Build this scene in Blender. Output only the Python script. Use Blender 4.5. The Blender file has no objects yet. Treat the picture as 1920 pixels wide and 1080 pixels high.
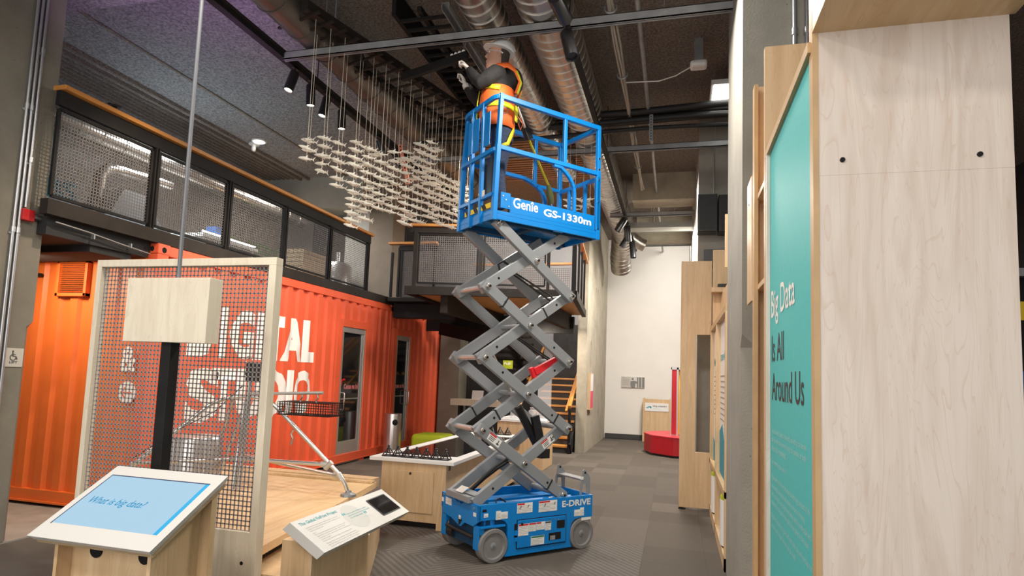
import bpy, bmesh, math, random
from mathutils import Vector, Matrix
PI = math.pi
random.seed(7)
S = bpy.context.scene
COL = S.collection

# ------------------------------------------------------------------ camera, world, lights, exposure
cam_data = bpy.data.cameras.new('camera')
cam_data.sensor_width = 36.0
cam_data.lens = 1152.85 * 36.0 / 1920.0
cam_data.shift_y = 58.4 / 1920.0
cam_data.clip_start = 0.05
cam_data.clip_end = 200
cam = bpy.data.objects.new('camera', cam_data)
COL.objects.link(cam)
_pit, _rol, _yaw = math.radians(5.18), math.radians(2.12), 0.2628
_f = Vector((-math.sin(_yaw) * math.cos(_pit), math.cos(_yaw) * math.cos(_pit), math.sin(_pit)))
_r0 = Vector((math.cos(_yaw), math.sin(_yaw), 0))
_u0 = _r0.cross(_f)
_r = _r0 * math.cos(_rol) + _u0 * math.sin(_rol)
_u = -_r0 * math.sin(_rol) + _u0 * math.cos(_rol)
cam.matrix_world = Matrix(((_r.x, _u.x, -_f.x, 0), (_r.y, _u.y, -_f.y, 0), (_r.z, _u.z, -_f.z, 1.734), (0, 0, 0, 1)))
S.camera = cam

world = bpy.data.worlds.new('world'); S.world = world
world.use_nodes = True
bg = world.node_tree.nodes['Background']
bg.inputs['Color'].default_value = (1.0, 0.97, 0.93, 1)
bg.inputs['Strength'].default_value = 0.50

def area_light(name, loc, size, power, color=(1, 0.95, 0.88), target=None, size_y=None):
    d = bpy.data.lights.new(name, 'AREA'); d.energy = power; d.color = color
    d.shape = 'RECTANGLE'; d.size = size; d.size_y = size_y or size
    o = bpy.data.objects.new(name, d); COL.objects.link(o); o.location = loc
    if target is not None:
        o.rotation_euler = (Vector(target) - Vector(loc)).to_track_quat('-Z', 'Y').to_euler()
    return o

def spot_light(name, loc, target, power, angle=50, blend=0.6, color=(1, 0.9, 0.75), radius=0.05):
    d = bpy.data.lights.new(name, 'SPOT'); d.energy = power; d.color = color
    d.spot_size = math.radians(angle); d.spot_blend = blend; d.shadow_soft_size = radius
    o = bpy.data.objects.new(name, d); COL.objects.link(o); o.location = loc
    o.rotation_euler = (Vector(target) - Vector(loc)).to_track_quat('-Z', 'Y').to_euler()
    return o

# added fill lamps below the ceiling, without fittings of their own
WARM = (1.0, 0.93, 0.84)
for lx, lyy, pw in ((-2.2, 2.4, 85), (-3.6, -0.8, 90), (-0.9, -1.2, 60), (-0.2, 5.0, 110), (-0.2, 10.9, 190), (0.0, 14.0, 260), (-3.0, 12.2, 90), (-2.9, 8.9, 110)):
    area_light('ceiling_fill_light', (lx, lyy, 5.0), 0.6, pw, WARM)
# broad fill light added behind the camera
area_light('front_fill_light', (-2.0, -3.6, 2.9), 9.0, 230, (1.0, 0.98, 0.95), (-2.2, 8, 2.2), 4.6)
# track spots on the container, the stage and the shark school
spot_light('container_wash_light', (-4.25, 6.3, 4.85), (-5.85, 7.8, 1.6), 420, 80, 0.8, (1.0, 0.86, 0.70))
spot_light('container_wash_light', (-4.25, 4.9, 4.85), (-6.6, 5.8, 2.0), 240, 75, 0.8, (1.0, 0.80, 0.58))
spot_light('stage_spot_light', (-3.6, 3.6, 5.0), (-3.4, 4.9, 0.6), 150, 55, 0.7, (1.0, 0.86, 0.66))
spot_light('school_spot_light', (-1.3, 5.0, 4.9), (-3.3, 6.7, 4.0), 70, 55, 0.8, (1.0, 0.93, 0.82))
spot_light('kiosk_spot_light', (-1.6, 1.6, 5.0), (-2.5, 3.0, 1.0), 45, 50, 0.8, (1.0, 0.92, 0.80))
# coloured show lights washing the upper ceiling
spot_light('violet_show_light', (-4.75, 5.3, 4.2), (-5.3, 5.5, 5.9), 55, 125, 0.9, (0.72, 0.40, 1.0))
# soffit downlight under the mezzanine edge
area_light('soffit_light', (-7.0, 4.95, 2.80), 0.3, 26, (1.0, 0.80, 0.58), (-7.0, 5.8, 1.0))
area_light('soffit_light', (-2.95, 13.3, 2.6), 0.3, 34, (1.0, 0.88, 0.72), (-2.9, 15.2, 0.8))  # added under the landing to brighten the stair treads
area_light('wall_fill_light', (0.0, 16.4, 5.5), 0.5, 38, (1.0, 0.95, 0.88), (-0.6, 18.4, 3.6))  # fill lamp added to lift the upper white wall
area_light('landing_fill_light', (-3.3, 15.6, 5.4), 0.5, 90, (1.0, 0.93, 0.85), (-3.3, 18.4, 4.2))  # added fill for the grey wall seen behind the landing
area_light('mezzanine_work_light', (-7.6, 7.8, 5.2), 0.9, 85, (0.85, 0.95, 1.0))
area_light('mezzanine_work_light', (-7.4, 10.6, 5.2), 0.9, 85, (1.0, 0.92, 0.85))
spot_light('mezzanine_up_light', (-7.0, 7.4, 4.2), (-6.6, 7.4, 5.9), 30, 140, 0.9, (0.66, 0.92, 1.0))

S.view_settings.view_transform = 'Standard'
S.view_settings.look = 'None'
S.view_settings.gamma = 1.0
S.view_settings.use_curve_mapping = False
S.view_settings.exposure = 0.18

# ------------------------------------------------------------------ materials
M = {}
def _nodes(name):
    m = bpy.data.materials.new(name); m.use_nodes = True
    nt = m.node_tree
    return m, nt, nt.nodes['Principled BSDF']

def mat(key, col, rough=0.5, metal=0.0, var=0.0, vscale=6.0, bump=0.0, bscale=40.0, stretch=(1, 1, 1), detail=6.0, spec=None, alpha=None, trans=0.0, emit=None, estr=0.0, coat=0.0):
    m, nt, b = _nodes(key)
    b.inputs['Base Color'].default_value = (*col, 1)
    b.inputs['Roughness'].default_value = rough
    b.inputs['Metallic'].default_value = metal
    if spec is not None: b.inputs['Specular IOR Level'].default_value = spec
    if coat: b.inputs['Coat Weight'].default_value = coat
    if trans: b.inputs['Transmission Weight'].default_value = trans
    if alpha is not None: b.inputs['Alpha'].default_value = alpha
    if emit:
        b.inputs['Emission Color'].default_value = (*emit, 1); b.inputs['Emission Strength'].default_value = estr
    if var or bump:
        tc = nt.nodes.new('ShaderNodeTexCoord'); mp = nt.nodes.new('ShaderNodeMapping')
        mp.inputs['Scale'].default_value = stretch
        nt.links.new(tc.outputs['Object'], mp.inputs['Vector'])
    if var:
        n = nt.nodes.new('ShaderNodeTexNoise'); n.inputs['Scale'].default_value = vscale; n.inputs['Detail'].default_value = detail
        nt.links.new(mp.outputs['Vector'], n.inputs['Vector'])
        r = nt.nodes.new('ShaderNodeValToRGB')
        r.color_ramp.elements[0].position = 0.3; r.color_ramp.elements[1].position = 0.7
        r.color_ramp.elements[0].color = (*[max(0, c * (1 - var)) for c in col], 1)
        r.color_ramp.elements[1].color = (*[min(1, c * (1 + var)) for c in col], 1)
        nt.links.new(n.outputs['Fac'], r.inputs['Fac']); nt.links.new(r.outputs['Color'], b.inputs['Base Color'])
    if bump:
        n2 = nt.nodes.new('ShaderNodeTexNoise'); n2.inputs['Scale'].default_value = bscale; n2.inputs['Detail'].default_value = 4
        nt.links.new(mp.outputs['Vector'], n2.inputs['Vector'])
        bp = nt.nodes.new('ShaderNodeBump'); bp.inputs['Strength'].default_value = bump; bp.inputs['Distance'].default_value = 0.02
        nt.links.new(n2.outputs['Fac'], bp.inputs['Height']); nt.links.new(bp.outputs['Normal'], b.inputs['Normal'])
    M[key] = m
    return m

def wood(key, c1, c2, grain=(9, 9, 0.7), rough=0.45, fleck=None):
    m, nt, b = _nodes(key)
    b.inputs['Roughness'].default_value = rough
    tc = nt.nodes.new('ShaderNodeTexCoord'); mp = nt.nodes.new('ShaderNodeMapping'); mp.inputs['Scale'].default_value = grain
    nt.links.new(tc.outputs['Object'], mp.inputs['Vector'])
    n = nt.nodes.new('ShaderNodeTexNoise'); n.inputs['Scale'].default_value = 1.6; n.inputs['Detail'].default_value = 7; n.inputs['Distortion'].default_value = 1.6
    nt.links.new(mp.outputs['Vector'], n.inputs['Vector'])
    r = nt.nodes.new('ShaderNodeValToRGB')
    r.color_ramp.elements[0].position = 0.32; r.color_ramp.elements[0].color = (*c1, 1)
    r.color_ramp.elements[1].position = 0.62; r.color_ramp.elements[1].color = (*c2, 1)
    nt.links.new(n.outputs['Fac'], r.inputs['Fac'])
    # thin flame figure: contour lines of a second stretched noise
    n2 = nt.nodes.new('ShaderNodeTexNoise'); n2.inputs['Scale'].default_value = 0.8; n2.inputs['Detail'].default_value = 3; n2.inputs['Distortion'].default_value = 0.8
    nt.links.new(mp.outputs['Vector'], n2.inputs['Vector'])
    mu = nt.nodes.new('ShaderNodeMath'); mu.operation = 'MULTIPLY'; mu.inputs[1].default_value = 26
    nt.links.new(n2.outputs['Fac'], mu.inputs[0])
    fr = nt.nodes.new('ShaderNodeMath'); fr.operation = 'FRACT'; nt.links.new(mu.outputs[0], fr.inputs[0])
    r2 = nt.nodes.new('ShaderNodeValToRGB')
    r2.color_ramp.elements[0].position = 0.0; r2.color_ramp.elements[0].color = (0.42, 0.42, 0.42, 1)
    r2.color_ramp.elements[1].position = 0.16; r2.color_ramp.elements[1].color = (0, 0, 0, 1)
    nt.links.new(fr.outputs[0], r2.inputs['Fac'])
    mx = nt.nodes.new('ShaderNodeMix'); mx.data_type = 'RGBA'
    nt.links.new(r2.outputs['Color'], mx.inputs['Factor']); nt.links.new(r.outputs['Color'], mx.inputs['A'])
    mx.inputs['B'].default_value = (*(fleck or [c * 0.78 for c in c1]), 1)
    nt.links.new(mx.outputs['Result'], b.inputs['Base Color'])
    M[key] = m
    return m

def concrete(key, c, rough=0.85, var=0.16, holes=True):
    m, nt, b = _nodes(key)
    b.inputs['Roughness'].default_value = rough
    tc = nt.nodes.new('ShaderNodeTexCoord')
    n = nt.nodes.new('ShaderNodeTexNoise'); n.inputs['Scale'].default_value = 2.2; n.inputs['Detail'].default_value = 8; n.inputs['Roughness'].default_value = 0.65
    nt.links.new(tc.outputs['Object'], n.inputs['Vector'])
    r = nt.nodes.new('ShaderNodeValToRGB')
    r.color_ramp.elements[0].position = 0.3; r.color_ramp.elements[1].position = 0.72
    r.color_ramp.elements[0].color = (*[x * (1 - var) for x in c], 1); r.color_ramp.elements[1].color = (*[x * (1 + var) for x in c], 1)
    nt.links.new(n.outputs['Fac'], r.inputs['Fac'])
    v = nt.nodes.new('ShaderNodeTexVoronoi'); v.inputs['Scale'].default_value = 9
    nt.links.new(tc.outputs['Object'], v.inputs['Vector'])
    rv = nt.nodes.new('ShaderNodeValToRGB')
    rv.color_ramp.elements[0].position = 0.03; rv.color_ramp.elements[0].color = (0.45, 0.45, 0.45, 1)
    rv.color_ramp.elements[1].position = 0.07; rv.color_ramp.elements[1].color = (1, 1, 1, 1)
    nt.links.new(v.outputs['Distance'], rv.inputs['Fac'])
    mx = nt.nodes.new('ShaderNodeMix'); mx.data_type = 'RGBA'; mx.blend_type = 'MULTIPLY'; mx.inputs['Factor'].default_value = 1.0 if holes else 0.0
    nt.links.new(r.outputs['Color'], mx.inputs['A']); nt.links.new(rv.outputs['Color'], mx.inputs['B'])
    nt.links.new(mx.outputs['Result'], b.inputs['Base Color'])
    n2 = nt.nodes.new('ShaderNodeTexNoise'); n2.inputs['Scale'].default_value = 60; n2.inputs['Detail'].default_value = 4
    nt.links.new(tc.outputs['Object'], n2.inputs['Vector'])
    bp = nt.nodes.new('ShaderNodeBump'); bp.inputs['Strength'].default_value = 0.25; bp.inputs['Distance'].default_value = 0.01
    nt.links.new(n2.outputs['Fac'], bp.inputs['Height']); nt.links.new(bp.outputs['Normal'], b.inputs['Normal'])
    M[key] = m
    return m

def striped(key, c1, c2, scale, direction, rough=0.95):
    m, nt, b = _nodes(key)
    b.inputs['Roughness'].default_value = rough
    tc = nt.nodes.new('ShaderNodeTexCoord')
    w = nt.nodes.new('ShaderNodeTexWave'); w.bands_direction = direction; w.inputs['Scale'].default_value = scale
    nt.links.new(tc.outputs['Object'], w.inputs['Vector'])
    r = nt.nodes.new('ShaderNodeValToRGB')
    r.color_ramp.elements[0].color = (*c1, 1); r.color_ramp.elements[1].color = (*c2, 1)
    nt.links.new(w.outputs['Fac'], r.inputs['Fac']); nt.links.new(r.outputs['Color'], b.inputs['Base Color'])
    M[key] = m

concrete('concrete_column', (0.20, 0.185, 0.15))
concrete('concrete_wall', (0.42, 0.38, 0.30), var=0.22)
concrete('concrete_pale', (0.36, 0.365, 0.34), var=0.12)
concrete('concrete_lit', (0.30, 0.285, 0.245), var=0.14)  # column concrete made lighter, the front light is put into its colour
concrete('concrete_brown', (0.20, 0.17, 0.135), var=0.12)
mat('ceiling_rough', (0.20, 0.165, 0.14), 1.0, var=0.45, vscale=38, bump=1.0, bscale=45)
mat('ceiling_grey', (0.24, 0.235, 0.245), 1.0, var=0.5, vscale=34, bump=1.0, bscale=40)
mat('white_wall', (0.80, 0.775, 0.73), 0.8, var=0.02, vscale=2)
mat('grey_wall', (0.36, 0.36, 0.37), 0.8, var=0.06, vscale=3)
mat('dark_wall', (0.045, 0.042, 0.042), 0.8, var=0.2)
mat('soffit_dark', (0.02, 0.02, 0.021), 0.8)
mat('baseboard', (0.05, 0.048, 0.046), 0.6)
mat('carpet_a', (0.105, 0.088, 0.072), 1.0, var=0.35, vscale=160, bump=0.5, bscale=260)
mat('carpet_b', (0.120, 0.101, 0.083), 1.0, var=0.35, vscale=160, bump=0.5, bscale=260)
mat('carpet_c', (0.142, 0.120, 0.099), 1.0, var=0.35, vscale=160, bump=0.5, bscale=260)
mat('carpet_dark', (0.10, 0.09, 0.078), 1.0, var=0.3, vscale=160)
striped('carpet_ribbed', (0.085, 0.074, 0.064), (0.135, 0.117, 0.10), 7.5, 'DIAGONAL')
mat('slab', (0.33, 0.31, 0.28), 0.7, var=0.15, vscale=4)
wood('maple_flash_lit', (0.66, 0.55, 0.465), (0.76, 0.67, 0.59), (8, 8, 0.8), 0.5, (0.60, 0.42, 0.31))  # paler, cooler plywood tone with the flash light mixed into the colour
wood('birch', (0.60, 0.40, 0.215), (0.70, 0.50, 0.295), (7, 7, 0.7), 0.45)
wood('birch_flat', (0.70, 0.47, 0.24), (0.80, 0.58, 0.33), (6, 0.7, 6), 0.4)
wood('maple_frame', (0.67, 0.585, 0.45), (0.75, 0.67, 0.53), (9, 9, 0.8), 0.5)
wood('ply_edge', (0.36, 0.25, 0.14), (0.50, 0.36, 0.21), (2, 2, 60), 0.6)
wood('handrail', (0.50, 0.20, 0.04), (0.62, 0.27, 0.06), (3, 0.6, 3), 0.4)
wood('tread', (0.60, 0.25, 0.06), (0.72, 0.34, 0.10), (0.6, 4, 4), 0.4)
wood('soffit_wood', (0.50, 0.22, 0.07), (0.62, 0.30, 0.10), (3, 0.6, 3), 0.5)
mat('container_red', (0.78, 0.115, 0.045), 0.42, var=0.06, vscale=3)
mat('container_warm_lit', (0.78, 0.165, 0.03), 0.45, var=0.06, vscale=3)  # container paint turned more orange for the warm light on the end wall
mat('letter_white', (0.85, 0.83, 0.79), 0.6)
mat('black_steel', (0.011, 0.010, 0.010), 0.65, var=0.2, spec=0.25)
mat('brown_steel', (0.024, 0.019, 0.016), 0.65, var=0.2, spec=0.25)
mat('mesh_steel', (0.17, 0.155, 0.15), 0.6, 0.2)
mat('screen_wire', (0.30, 0.26, 0.25), 0.6, 0.1)
mat('aluminium', (0.55, 0.54, 0.52), 0.4, 0.7)
mat('steel', (0.62, 0.61, 0.60), 0.28, 0.95)
mat('galvanised', (0.34, 0.35, 0.36), 0.45, 0.75, var=0.12, vscale=8)
mat('strut_steel', (0.33, 0.335, 0.345), 0.5, 0.35, var=0.15)
mat('duct_seam', (0.68, 0.64, 0.60), 0.30, 0.9)
mat('duct', (0.50, 0.46, 0.42), 0.30, 0.95, var=0.14, vscale=3)
mat('conduit', (0.50, 0.51, 0.53), 0.35, 0.85)
mat('glass_dark', (0.012, 0.012, 0.013), 0.05, spec=0.6)
mat('glass_pane', (0.02, 0.02, 0.021), 0.04, spec=0.8, alpha=0.72)
mat('blue_paint', (0.0, 0.205, 0.60), 0.36, spec=0.5)
mat('blue_dark', (0.0, 0.05, 0.13), 0.6)
mat('lift_grey', (0.26, 0.275, 0.29), 0.42, 0.1)
mat('tyre_grey', (0.20, 0.19, 0.185), 0.75, var=0.08)
mat('hub_grey', (0.25, 0.26, 0.275), 0.5)
mat('chrome', (0.75, 0.75, 0.75), 0.2, 1.0)
mat('sticker', (0.80, 0.79, 0.76), 0.6)
mat('sticker_red', (0.65, 0.03, 0.03), 0.6)
mat('sticker_green', (0.03, 0.18, 0.08), 0.6)
mat('sticker_ink', (0.06, 0.06, 0.06), 0.6)
mat('hazard_yellow', (0.90, 0.62, 0.02), 0.5)
mat('black_rubber', (0.012, 0.012, 0.012), 0.6)
mat('black_plastic', (0.016, 0.016, 0.017), 0.35)
mat('hole', (0.002, 0.002, 0.002), 0.9)
mat('safety_red', (0.68, 0.01, 0.02), 0.5)
mat('white_laminate', (0.82, 0.81, 0.79), 0.35)
mat('kiosk_white', (0.60, 0.59, 0.565), 0.45)
mat('table_glass', (0.010, 0.009, 0.010), 0.04, spec=0.6)
mat('lime', (0.38, 0.46, 0.012), 0.75, var=0.08, vscale=60)
mat('teal', (0.075, 0.50, 0.49), 0.6, var=0.04, vscale=60)
mat('teal_ink', (0.03, 0.36, 0.42), 0.6)
mat('teal_deep', (0.02, 0.27, 0.36), 0.6)
mat('brown_ink', (0.05, 0.025, 0.025), 0.6)
mat('grey_ink', (0.32, 0.31, 0.30), 0.7)
mat('pale_teal', (0.42, 0.70, 0.69), 0.6)
mat('oval_grey', (0.53, 0.53, 0.50), 0.5)
mat('screen_blue', (0.03, 0.05, 0.07), 0.25, emit=(0.47, 0.70, 0.87), estr=0.74)
mat('screen_band', (0.02, 0.12, 0.2), 0.3, emit=(0.03, 0.38, 0.70), estr=0.75)
mat('screen_text', (0.01, 0.12, 0.22), 0.3, emit=(0.005, 0.16, 0.34), estr=0.7)
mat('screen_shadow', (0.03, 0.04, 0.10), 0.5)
mat('lamp_glow', (1, 1, 1), 0.5, emit=(1.0, 0.97, 0.90), estr=9.0)
mat('lamp_soft', (1, 1, 1), 0.5, emit=(1.0, 0.93, 0.82), estr=5.0)
mat('red_bench', (0.42, 0.008, 0.018), 0.45, var=0.08)
mat('red_bench_top', (0.60, 0.03, 0.05), 0.4)
mat('yellow_panel', (0.85, 0.42, 0.03), 0.5)
mat('pink', (0.72, 0.06, 0.16), 0.6)
mat('photo_grey', (0.20, 0.20, 0.19), 0.6)
mat('photo_light', (0.62, 0.61, 0.58), 0.6)
mat('shark_cream', (0.84, 0.79, 0.68), 0.6)
mat('string', (0.72, 0.64, 0.50), 0.5)
mat('duct_dull', (0.16, 0.145, 0.13), 0.42, 0.7, var=0.15, vscale=3)
wood('batten', (0.22, 0.12, 0.06), (0.30, 0.17, 0.09), (1, 4, 4), 0.5)
mat('orange_strut', (0.75, 0.22, 0.12), 0.5)
mat('cable_white', (0.42, 0.38, 0.32), 0.6)
mat('fire_red', (0.48, 0.012, 0.015), 0.4)
mat('sign_plate', (0.52, 0.50, 0.45), 0.6)
mat('skin', (0.56, 0.30, 0.21), 0.5)
mat('hair', (0.05, 0.035, 0.028), 0.8)
mat('hoodie', (0.013, 0.012, 0.012), 0.9, var=0.3, vscale=30)
mat('vest_orange', (0.90, 0.16, 0.025), 0.65)
mat('vest_lime', (0.80, 0.80, 0.02), 0.55)
mat('denim', (0.028, 0.042, 0.085), 0.9, var=0.35, vscale=60)
mat('glove', (0.62, 0.57, 0.53), 0.8, var=0.1, vscale=60)
mat('hat_white', (0.78, 0.78, 0.78), 0.25, coat=0.4)
mat('shoe', (0.05, 0.04, 0.035), 0.7)
mat('strap_yellow', (0.72, 0.60, 0.02), 0.6)
mat('olive', (0.10, 0.11, 0.03), 0.7)
mat('clear_plastic', (0.8, 0.8, 0.8), 0.1, alpha=0.35)
mat('cyan_ink', (0.02, 0.20, 0.30), 0.6)
mat('green_ink', (0.12, 0.42, 0.08), 0.6)
mat('tank_steel', (0.6, 0.6, 0.6), 0.25, 0.9)
mat('bright_strip', (1, 1, 1), 0.5, emit=(0.9, 0.97, 1.0), estr=3.5)
mat('blue_box', (0.02, 0.10, 0.35), 0.5)
# ------------------------------------------------------------------ helpers
def V(*a): return Vector(a)

def rootloc(o):
    p = o; loc = Vector((0, 0, 0)); 
    while p is not None:
        loc = loc + Vector(p.location); p = p.parent
    return loc

def link(o, parent=None):
    COL.objects.link(o)
    if parent is not None: o.parent = parent
    return o

def tag(o, label=None, cat=None, group=None, kind=None):
    if label: o['label'] = label
    if cat: o['category'] = cat
    if group: o['group'] = group
    if kind: o['kind'] = kind
    return o

def thing(name, label, cat, loc, rz=0.0, group=None):
    o = bpy.data.objects.new(name, None); COL.objects.link(o)
    o.empty_display_size = 0.1
    o.location = loc; o.rotation_euler = (0, 0, rz)
    return tag(o, label, cat, group)

class MB:
    """collects shapes; build() links them as one mesh object"""
    def __init__(s): s.v = []; s.f = []
    def add(s, vs, fs):
        n = len(s.v); s.v += [Vector(v) for v in vs]; s.f += [tuple(i + n for i in f) for f in fs]; return s
    def box(s, x0, x1, y0, y1, z0, z1):
        vs = [(x, y, z) for z in (z0, z1) for x, y in ((x0, y0), (x1, y0), (x1, y1), (x0, y1))]
        return s.add(vs, [(3, 2, 1, 0), (4, 5, 6, 7), (0, 1, 5, 4), (1, 2, 6, 5), (2, 3, 7, 6), (3, 0, 4, 7)])
    def bar(s, p, q, w, h, up=(0, 0, 1)):
        """rectangular bar from p to q, w sideways, h along up"""
        p, q, up = Vector(p), Vector(q), Vector(up); d = (q - p).normalized()
        if abs(d.dot(up)) > 0.99: up = Vector((0, 1, 0))
        sd = d.cross(up).normalized(); u = sd.cross(d).normalized()
        vs = [b + sd * (w / 2 * i) + u * (h / 2 * j) for b in (p, q) for i, j in ((-1, -1), (1, -1), (1, 1), (-1, 1))]
        return s.add(vs, [(0, 1, 2, 3), (7, 6, 5, 4), (4, 5, 1, 0), (5, 6, 2, 1), (6, 7, 3, 2), (7, 4, 0, 3)])
    def tube(s, pts, r, n=10, caps=True, ry=None):
        pts = [Vector(p) for p in pts]; rs = r if isinstance(r, (list, tuple)) else [r] * len(pts)
        ref = None; rings = []
        for i, p in enumerate(pts):
            a = pts[max(0, i - 1)]; b = pts[min(len(pts) - 1, i + 1)]; d = (b - a).normalized()
            if ref is None:
                ref = Vector((0, 0, 1)) if abs(d.z) < 0.9 else Vector((1, 0, 0))
            x = d.cross(ref).normalized(); y = d.cross(x).normalized(); ref = -y if False else x.cross(d).normalized()
            rings.append([p + (x * math.cos(2 * PI * k / n) + y * math.sin(2 * PI * k / n)) * rs[i] for k in range(n)])
        vs = [v for rg in rings for v in rg]; fs = []
        for i in range(len(rings) - 1):
            for k in range(n):
                a = i * n + k; b = i * n + (k + 1) % n
                fs.append((a, b, b + n, a + n))
        if caps: fs.append(tuple(range(n - 1, -1, -1))); fs.append(tuple((len(rings) - 1) * n + k for k in range(n)))
        return s.add(vs, fs)
    def cyl(s, p, q, r, n=20): return s.tube([p, q], r, n)
    def lathe(s, c, axis, prof, n=28):
        """prof: (dist along axis, radius)"""
        c, ax = Vector(c), Vector(axis).normalized()
        t = Vector((0, 0, 1)) if abs(ax.z) < 0.9 else Vector((1, 0, 0))
        x = ax.cross(t).normalized(); y = ax.cross(x)
        vs = []; fs = []
        for a, r in prof:
            for k in range(n):
                vs.append(c + ax * a + (x * math.cos(2 * PI * k / n) + y * math.sin(2 * PI * k / n)) * max(r, 1e-4))
        for i in range(len(prof) - 1):
            for k in range(n):
                a = i * n + k; b = i * n + (k + 1) % n; fs.append((a, b, b + n, a + n))
        fs.append(tuple(range(n - 1, -1, -1))); fs.append(tuple((len(prof) - 1) * n + k for k in range(n)))
        return s.add(vs, fs)
    def prism(s, poly, o, ux, uy, depth):
        """poly in 2D (ux,uy at origin o), extruded by vector depth"""
        o, ux, uy, dp = Vector(o), Vector(ux), Vector(uy), Vector(depth); n = len(poly)
        a = [o + ux * p[0] + uy * p[1] for p in poly]
        return s.add(a + [v + dp for v in a], [tuple(range(n - 1, -1, -1)), tuple(range(n, 2 * n))] + [(i, (i + 1) % n, (i + 1) % n + n, i + n) for i in range(n)])
    def loft(s, rings, caps=True):
        n = len(rings[0]); vs = [v for r in rings for v in r]; fs = []
        for i in range(len(rings) - 1):
            for k in range(n):
                a = i * n + k; b = i * n + (k + 1) % n; fs.append((a, b, b + n, a + n))
        if caps: fs.append(tuple(range(n - 1, -1, -1))); fs.append(tuple((len(rings) - 1) * n + k for k in range(n)))
        return s.add(vs, fs)
    def ball(s, c, r, n=12, sc=(1, 1, 1)):
        c = Vector(c); rings = []
        for i in range(1, n):
            t = PI * i / n
            rings.append([c + Vector((r * sc[0] * math.sin(t) * math.cos(2 * PI * k / n), r * sc[1] * math.sin(t) * math.sin(2 * PI * k / n), -r * sc[2] * math.cos(t))) for k in range(n)])
        return s.loft(rings)
    def build(s, name, m, parent=None, smooth=False, bevel=0.0, local=False, label=None, loc=None, segs=2):
        off = Vector((0, 0, 0)) if local else (rootloc(parent) if parent is not None else Vector(loc or (0, 0, 0)))
        me = bpy.data.meshes.new(name)
        me.from_pydata([v - off for v in s.v], [], s.f)
        bm = bmesh.new(); bm.from_mesh(me); bmesh.ops.recalc_face_normals(bm, faces=bm.faces); bm.to_mesh(me); bm.free()
        me.materials.append(M[m])
        if smooth:
            me.polygons.foreach_set('use_smooth', [True] * len(me.polygons))
        o = bpy.data.objects.new(name, me); link(o, parent)
        if parent is None and not local: o.location = off
        if smooth and smooth != 2:
            try: me.set_sharp_from_angle(angle=math.radians(40))
            except Exception: pass
        if bevel:
            b = o.modifiers.new('bevel', 'BEVEL'); b.width = bevel; b.segments = segs; b.limit_method = 'ANGLE'; b.angle_limit = math.radians(40)
        if label: o['label'] = label
        return o

def struct(o): o['kind'] = 'structure'; return o

def copy_tree(o, parent=None):
    c = o.copy(); COL.objects.link(c)
    if parent is not None: c.parent = parent
    for ch in list(o.children): copy_tree(ch, c)
    return c

def text(name, body, m, parent, origin, xd, yd, w=None, h=None, extrude=0.0015, bold=0.0, label=None, shear=0.0, spacing=1.0, align='L', local=False, warp=None, line=1.0):
    """lettering fitted to width w and/or height h; origin = lower left of its box"""
    c = bpy.data.curves.new(name, 'FONT'); c.body = body; c.size = 1.0; c.offset = bold; c.shear = shear; c.space_character = spacing; c.extrude = 0.0
    c.space_line = line; c.resolution_u = 3
    t = bpy.data.objects.new(name, c); COL.objects.link(t)
    dg = bpy.context.evaluated_depsgraph_get(); dg.update()
    me = bpy.data.meshes.new_from_object(t.evaluated_get(dg))
    bpy.data.objects.remove(t); bpy.data.curves.remove(c)
    xs = [v.co.x for v in me.vertices]; ys = [v.co.y for v in me.vertices]
    x0, x1, y0, y1 = min(xs), max(xs), min(ys), max(ys)
    sx = w / (x1 - x0) if w else None; sy = h / (y1 - y0) if h else None
    if sx is None: sx = sy
    if sy is None: sy = sx
    xd, yd = Vector(xd).normalized(), Vector(yd).normalized(); nd = xd.cross(yd)
    off = Vector((0, 0, 0)) if local else rootloc(parent)
    bm = bmesh.new(); bm.from_mesh(me)
    if warp: warp(bm, x0, y0, sx, sy)
    for v in bm.verts:
        extra = getattr(warp, 'depth', None)
        px, py = (v.co.x - x0) * sx, (v.co.y - y0) * sy
        d = extra(px) if extra else 0.0
        v.co = Vector(origin) + xd * px + yd * py + nd * (extrude + d) - off
    bm.to_mesh(me); bm.free()
    me.materials.clear(); me.materials.append(M[m])
    o = bpy.data.objects.new(name, me); link(o, parent)
    if label: o['label'] = label
    return o

def lattice(p0, u, v, W, H, pitch, wire, thick=None):
    """a woven / punched screen as crossing bars; p0 corner, u,v unit vectors"""
    mb = MB(); p0, u, v = Vector(p0), Vector(u), Vector(v); nrm = u.cross(v).normalized(); th = thick or wire
    n = max(1, int(round(W / pitch)))
    for i in range(n + 1):
        a = p0 + u * (W * i / n); mb.bar(a, a + v * H, wire, th, nrm)
    n = max(1, int(round(H / pitch)))
    for i in range(n + 1):
        a = p0 + v * (H * i / n); mb.bar(a, a + u * W, wire, th, nrm)
    return mb

def arc(c, r, a0, a1, n, ux, uy):
    c, ux, uy = Vector(c), Vector(ux), Vector(uy)
    return [c + ux * (r * math.cos(a0 + (a1 - a0) * i / n)) + uy * (r * math.sin(a0 + (a1 - a0) * i / n)) for i in range(n + 1)]

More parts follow.
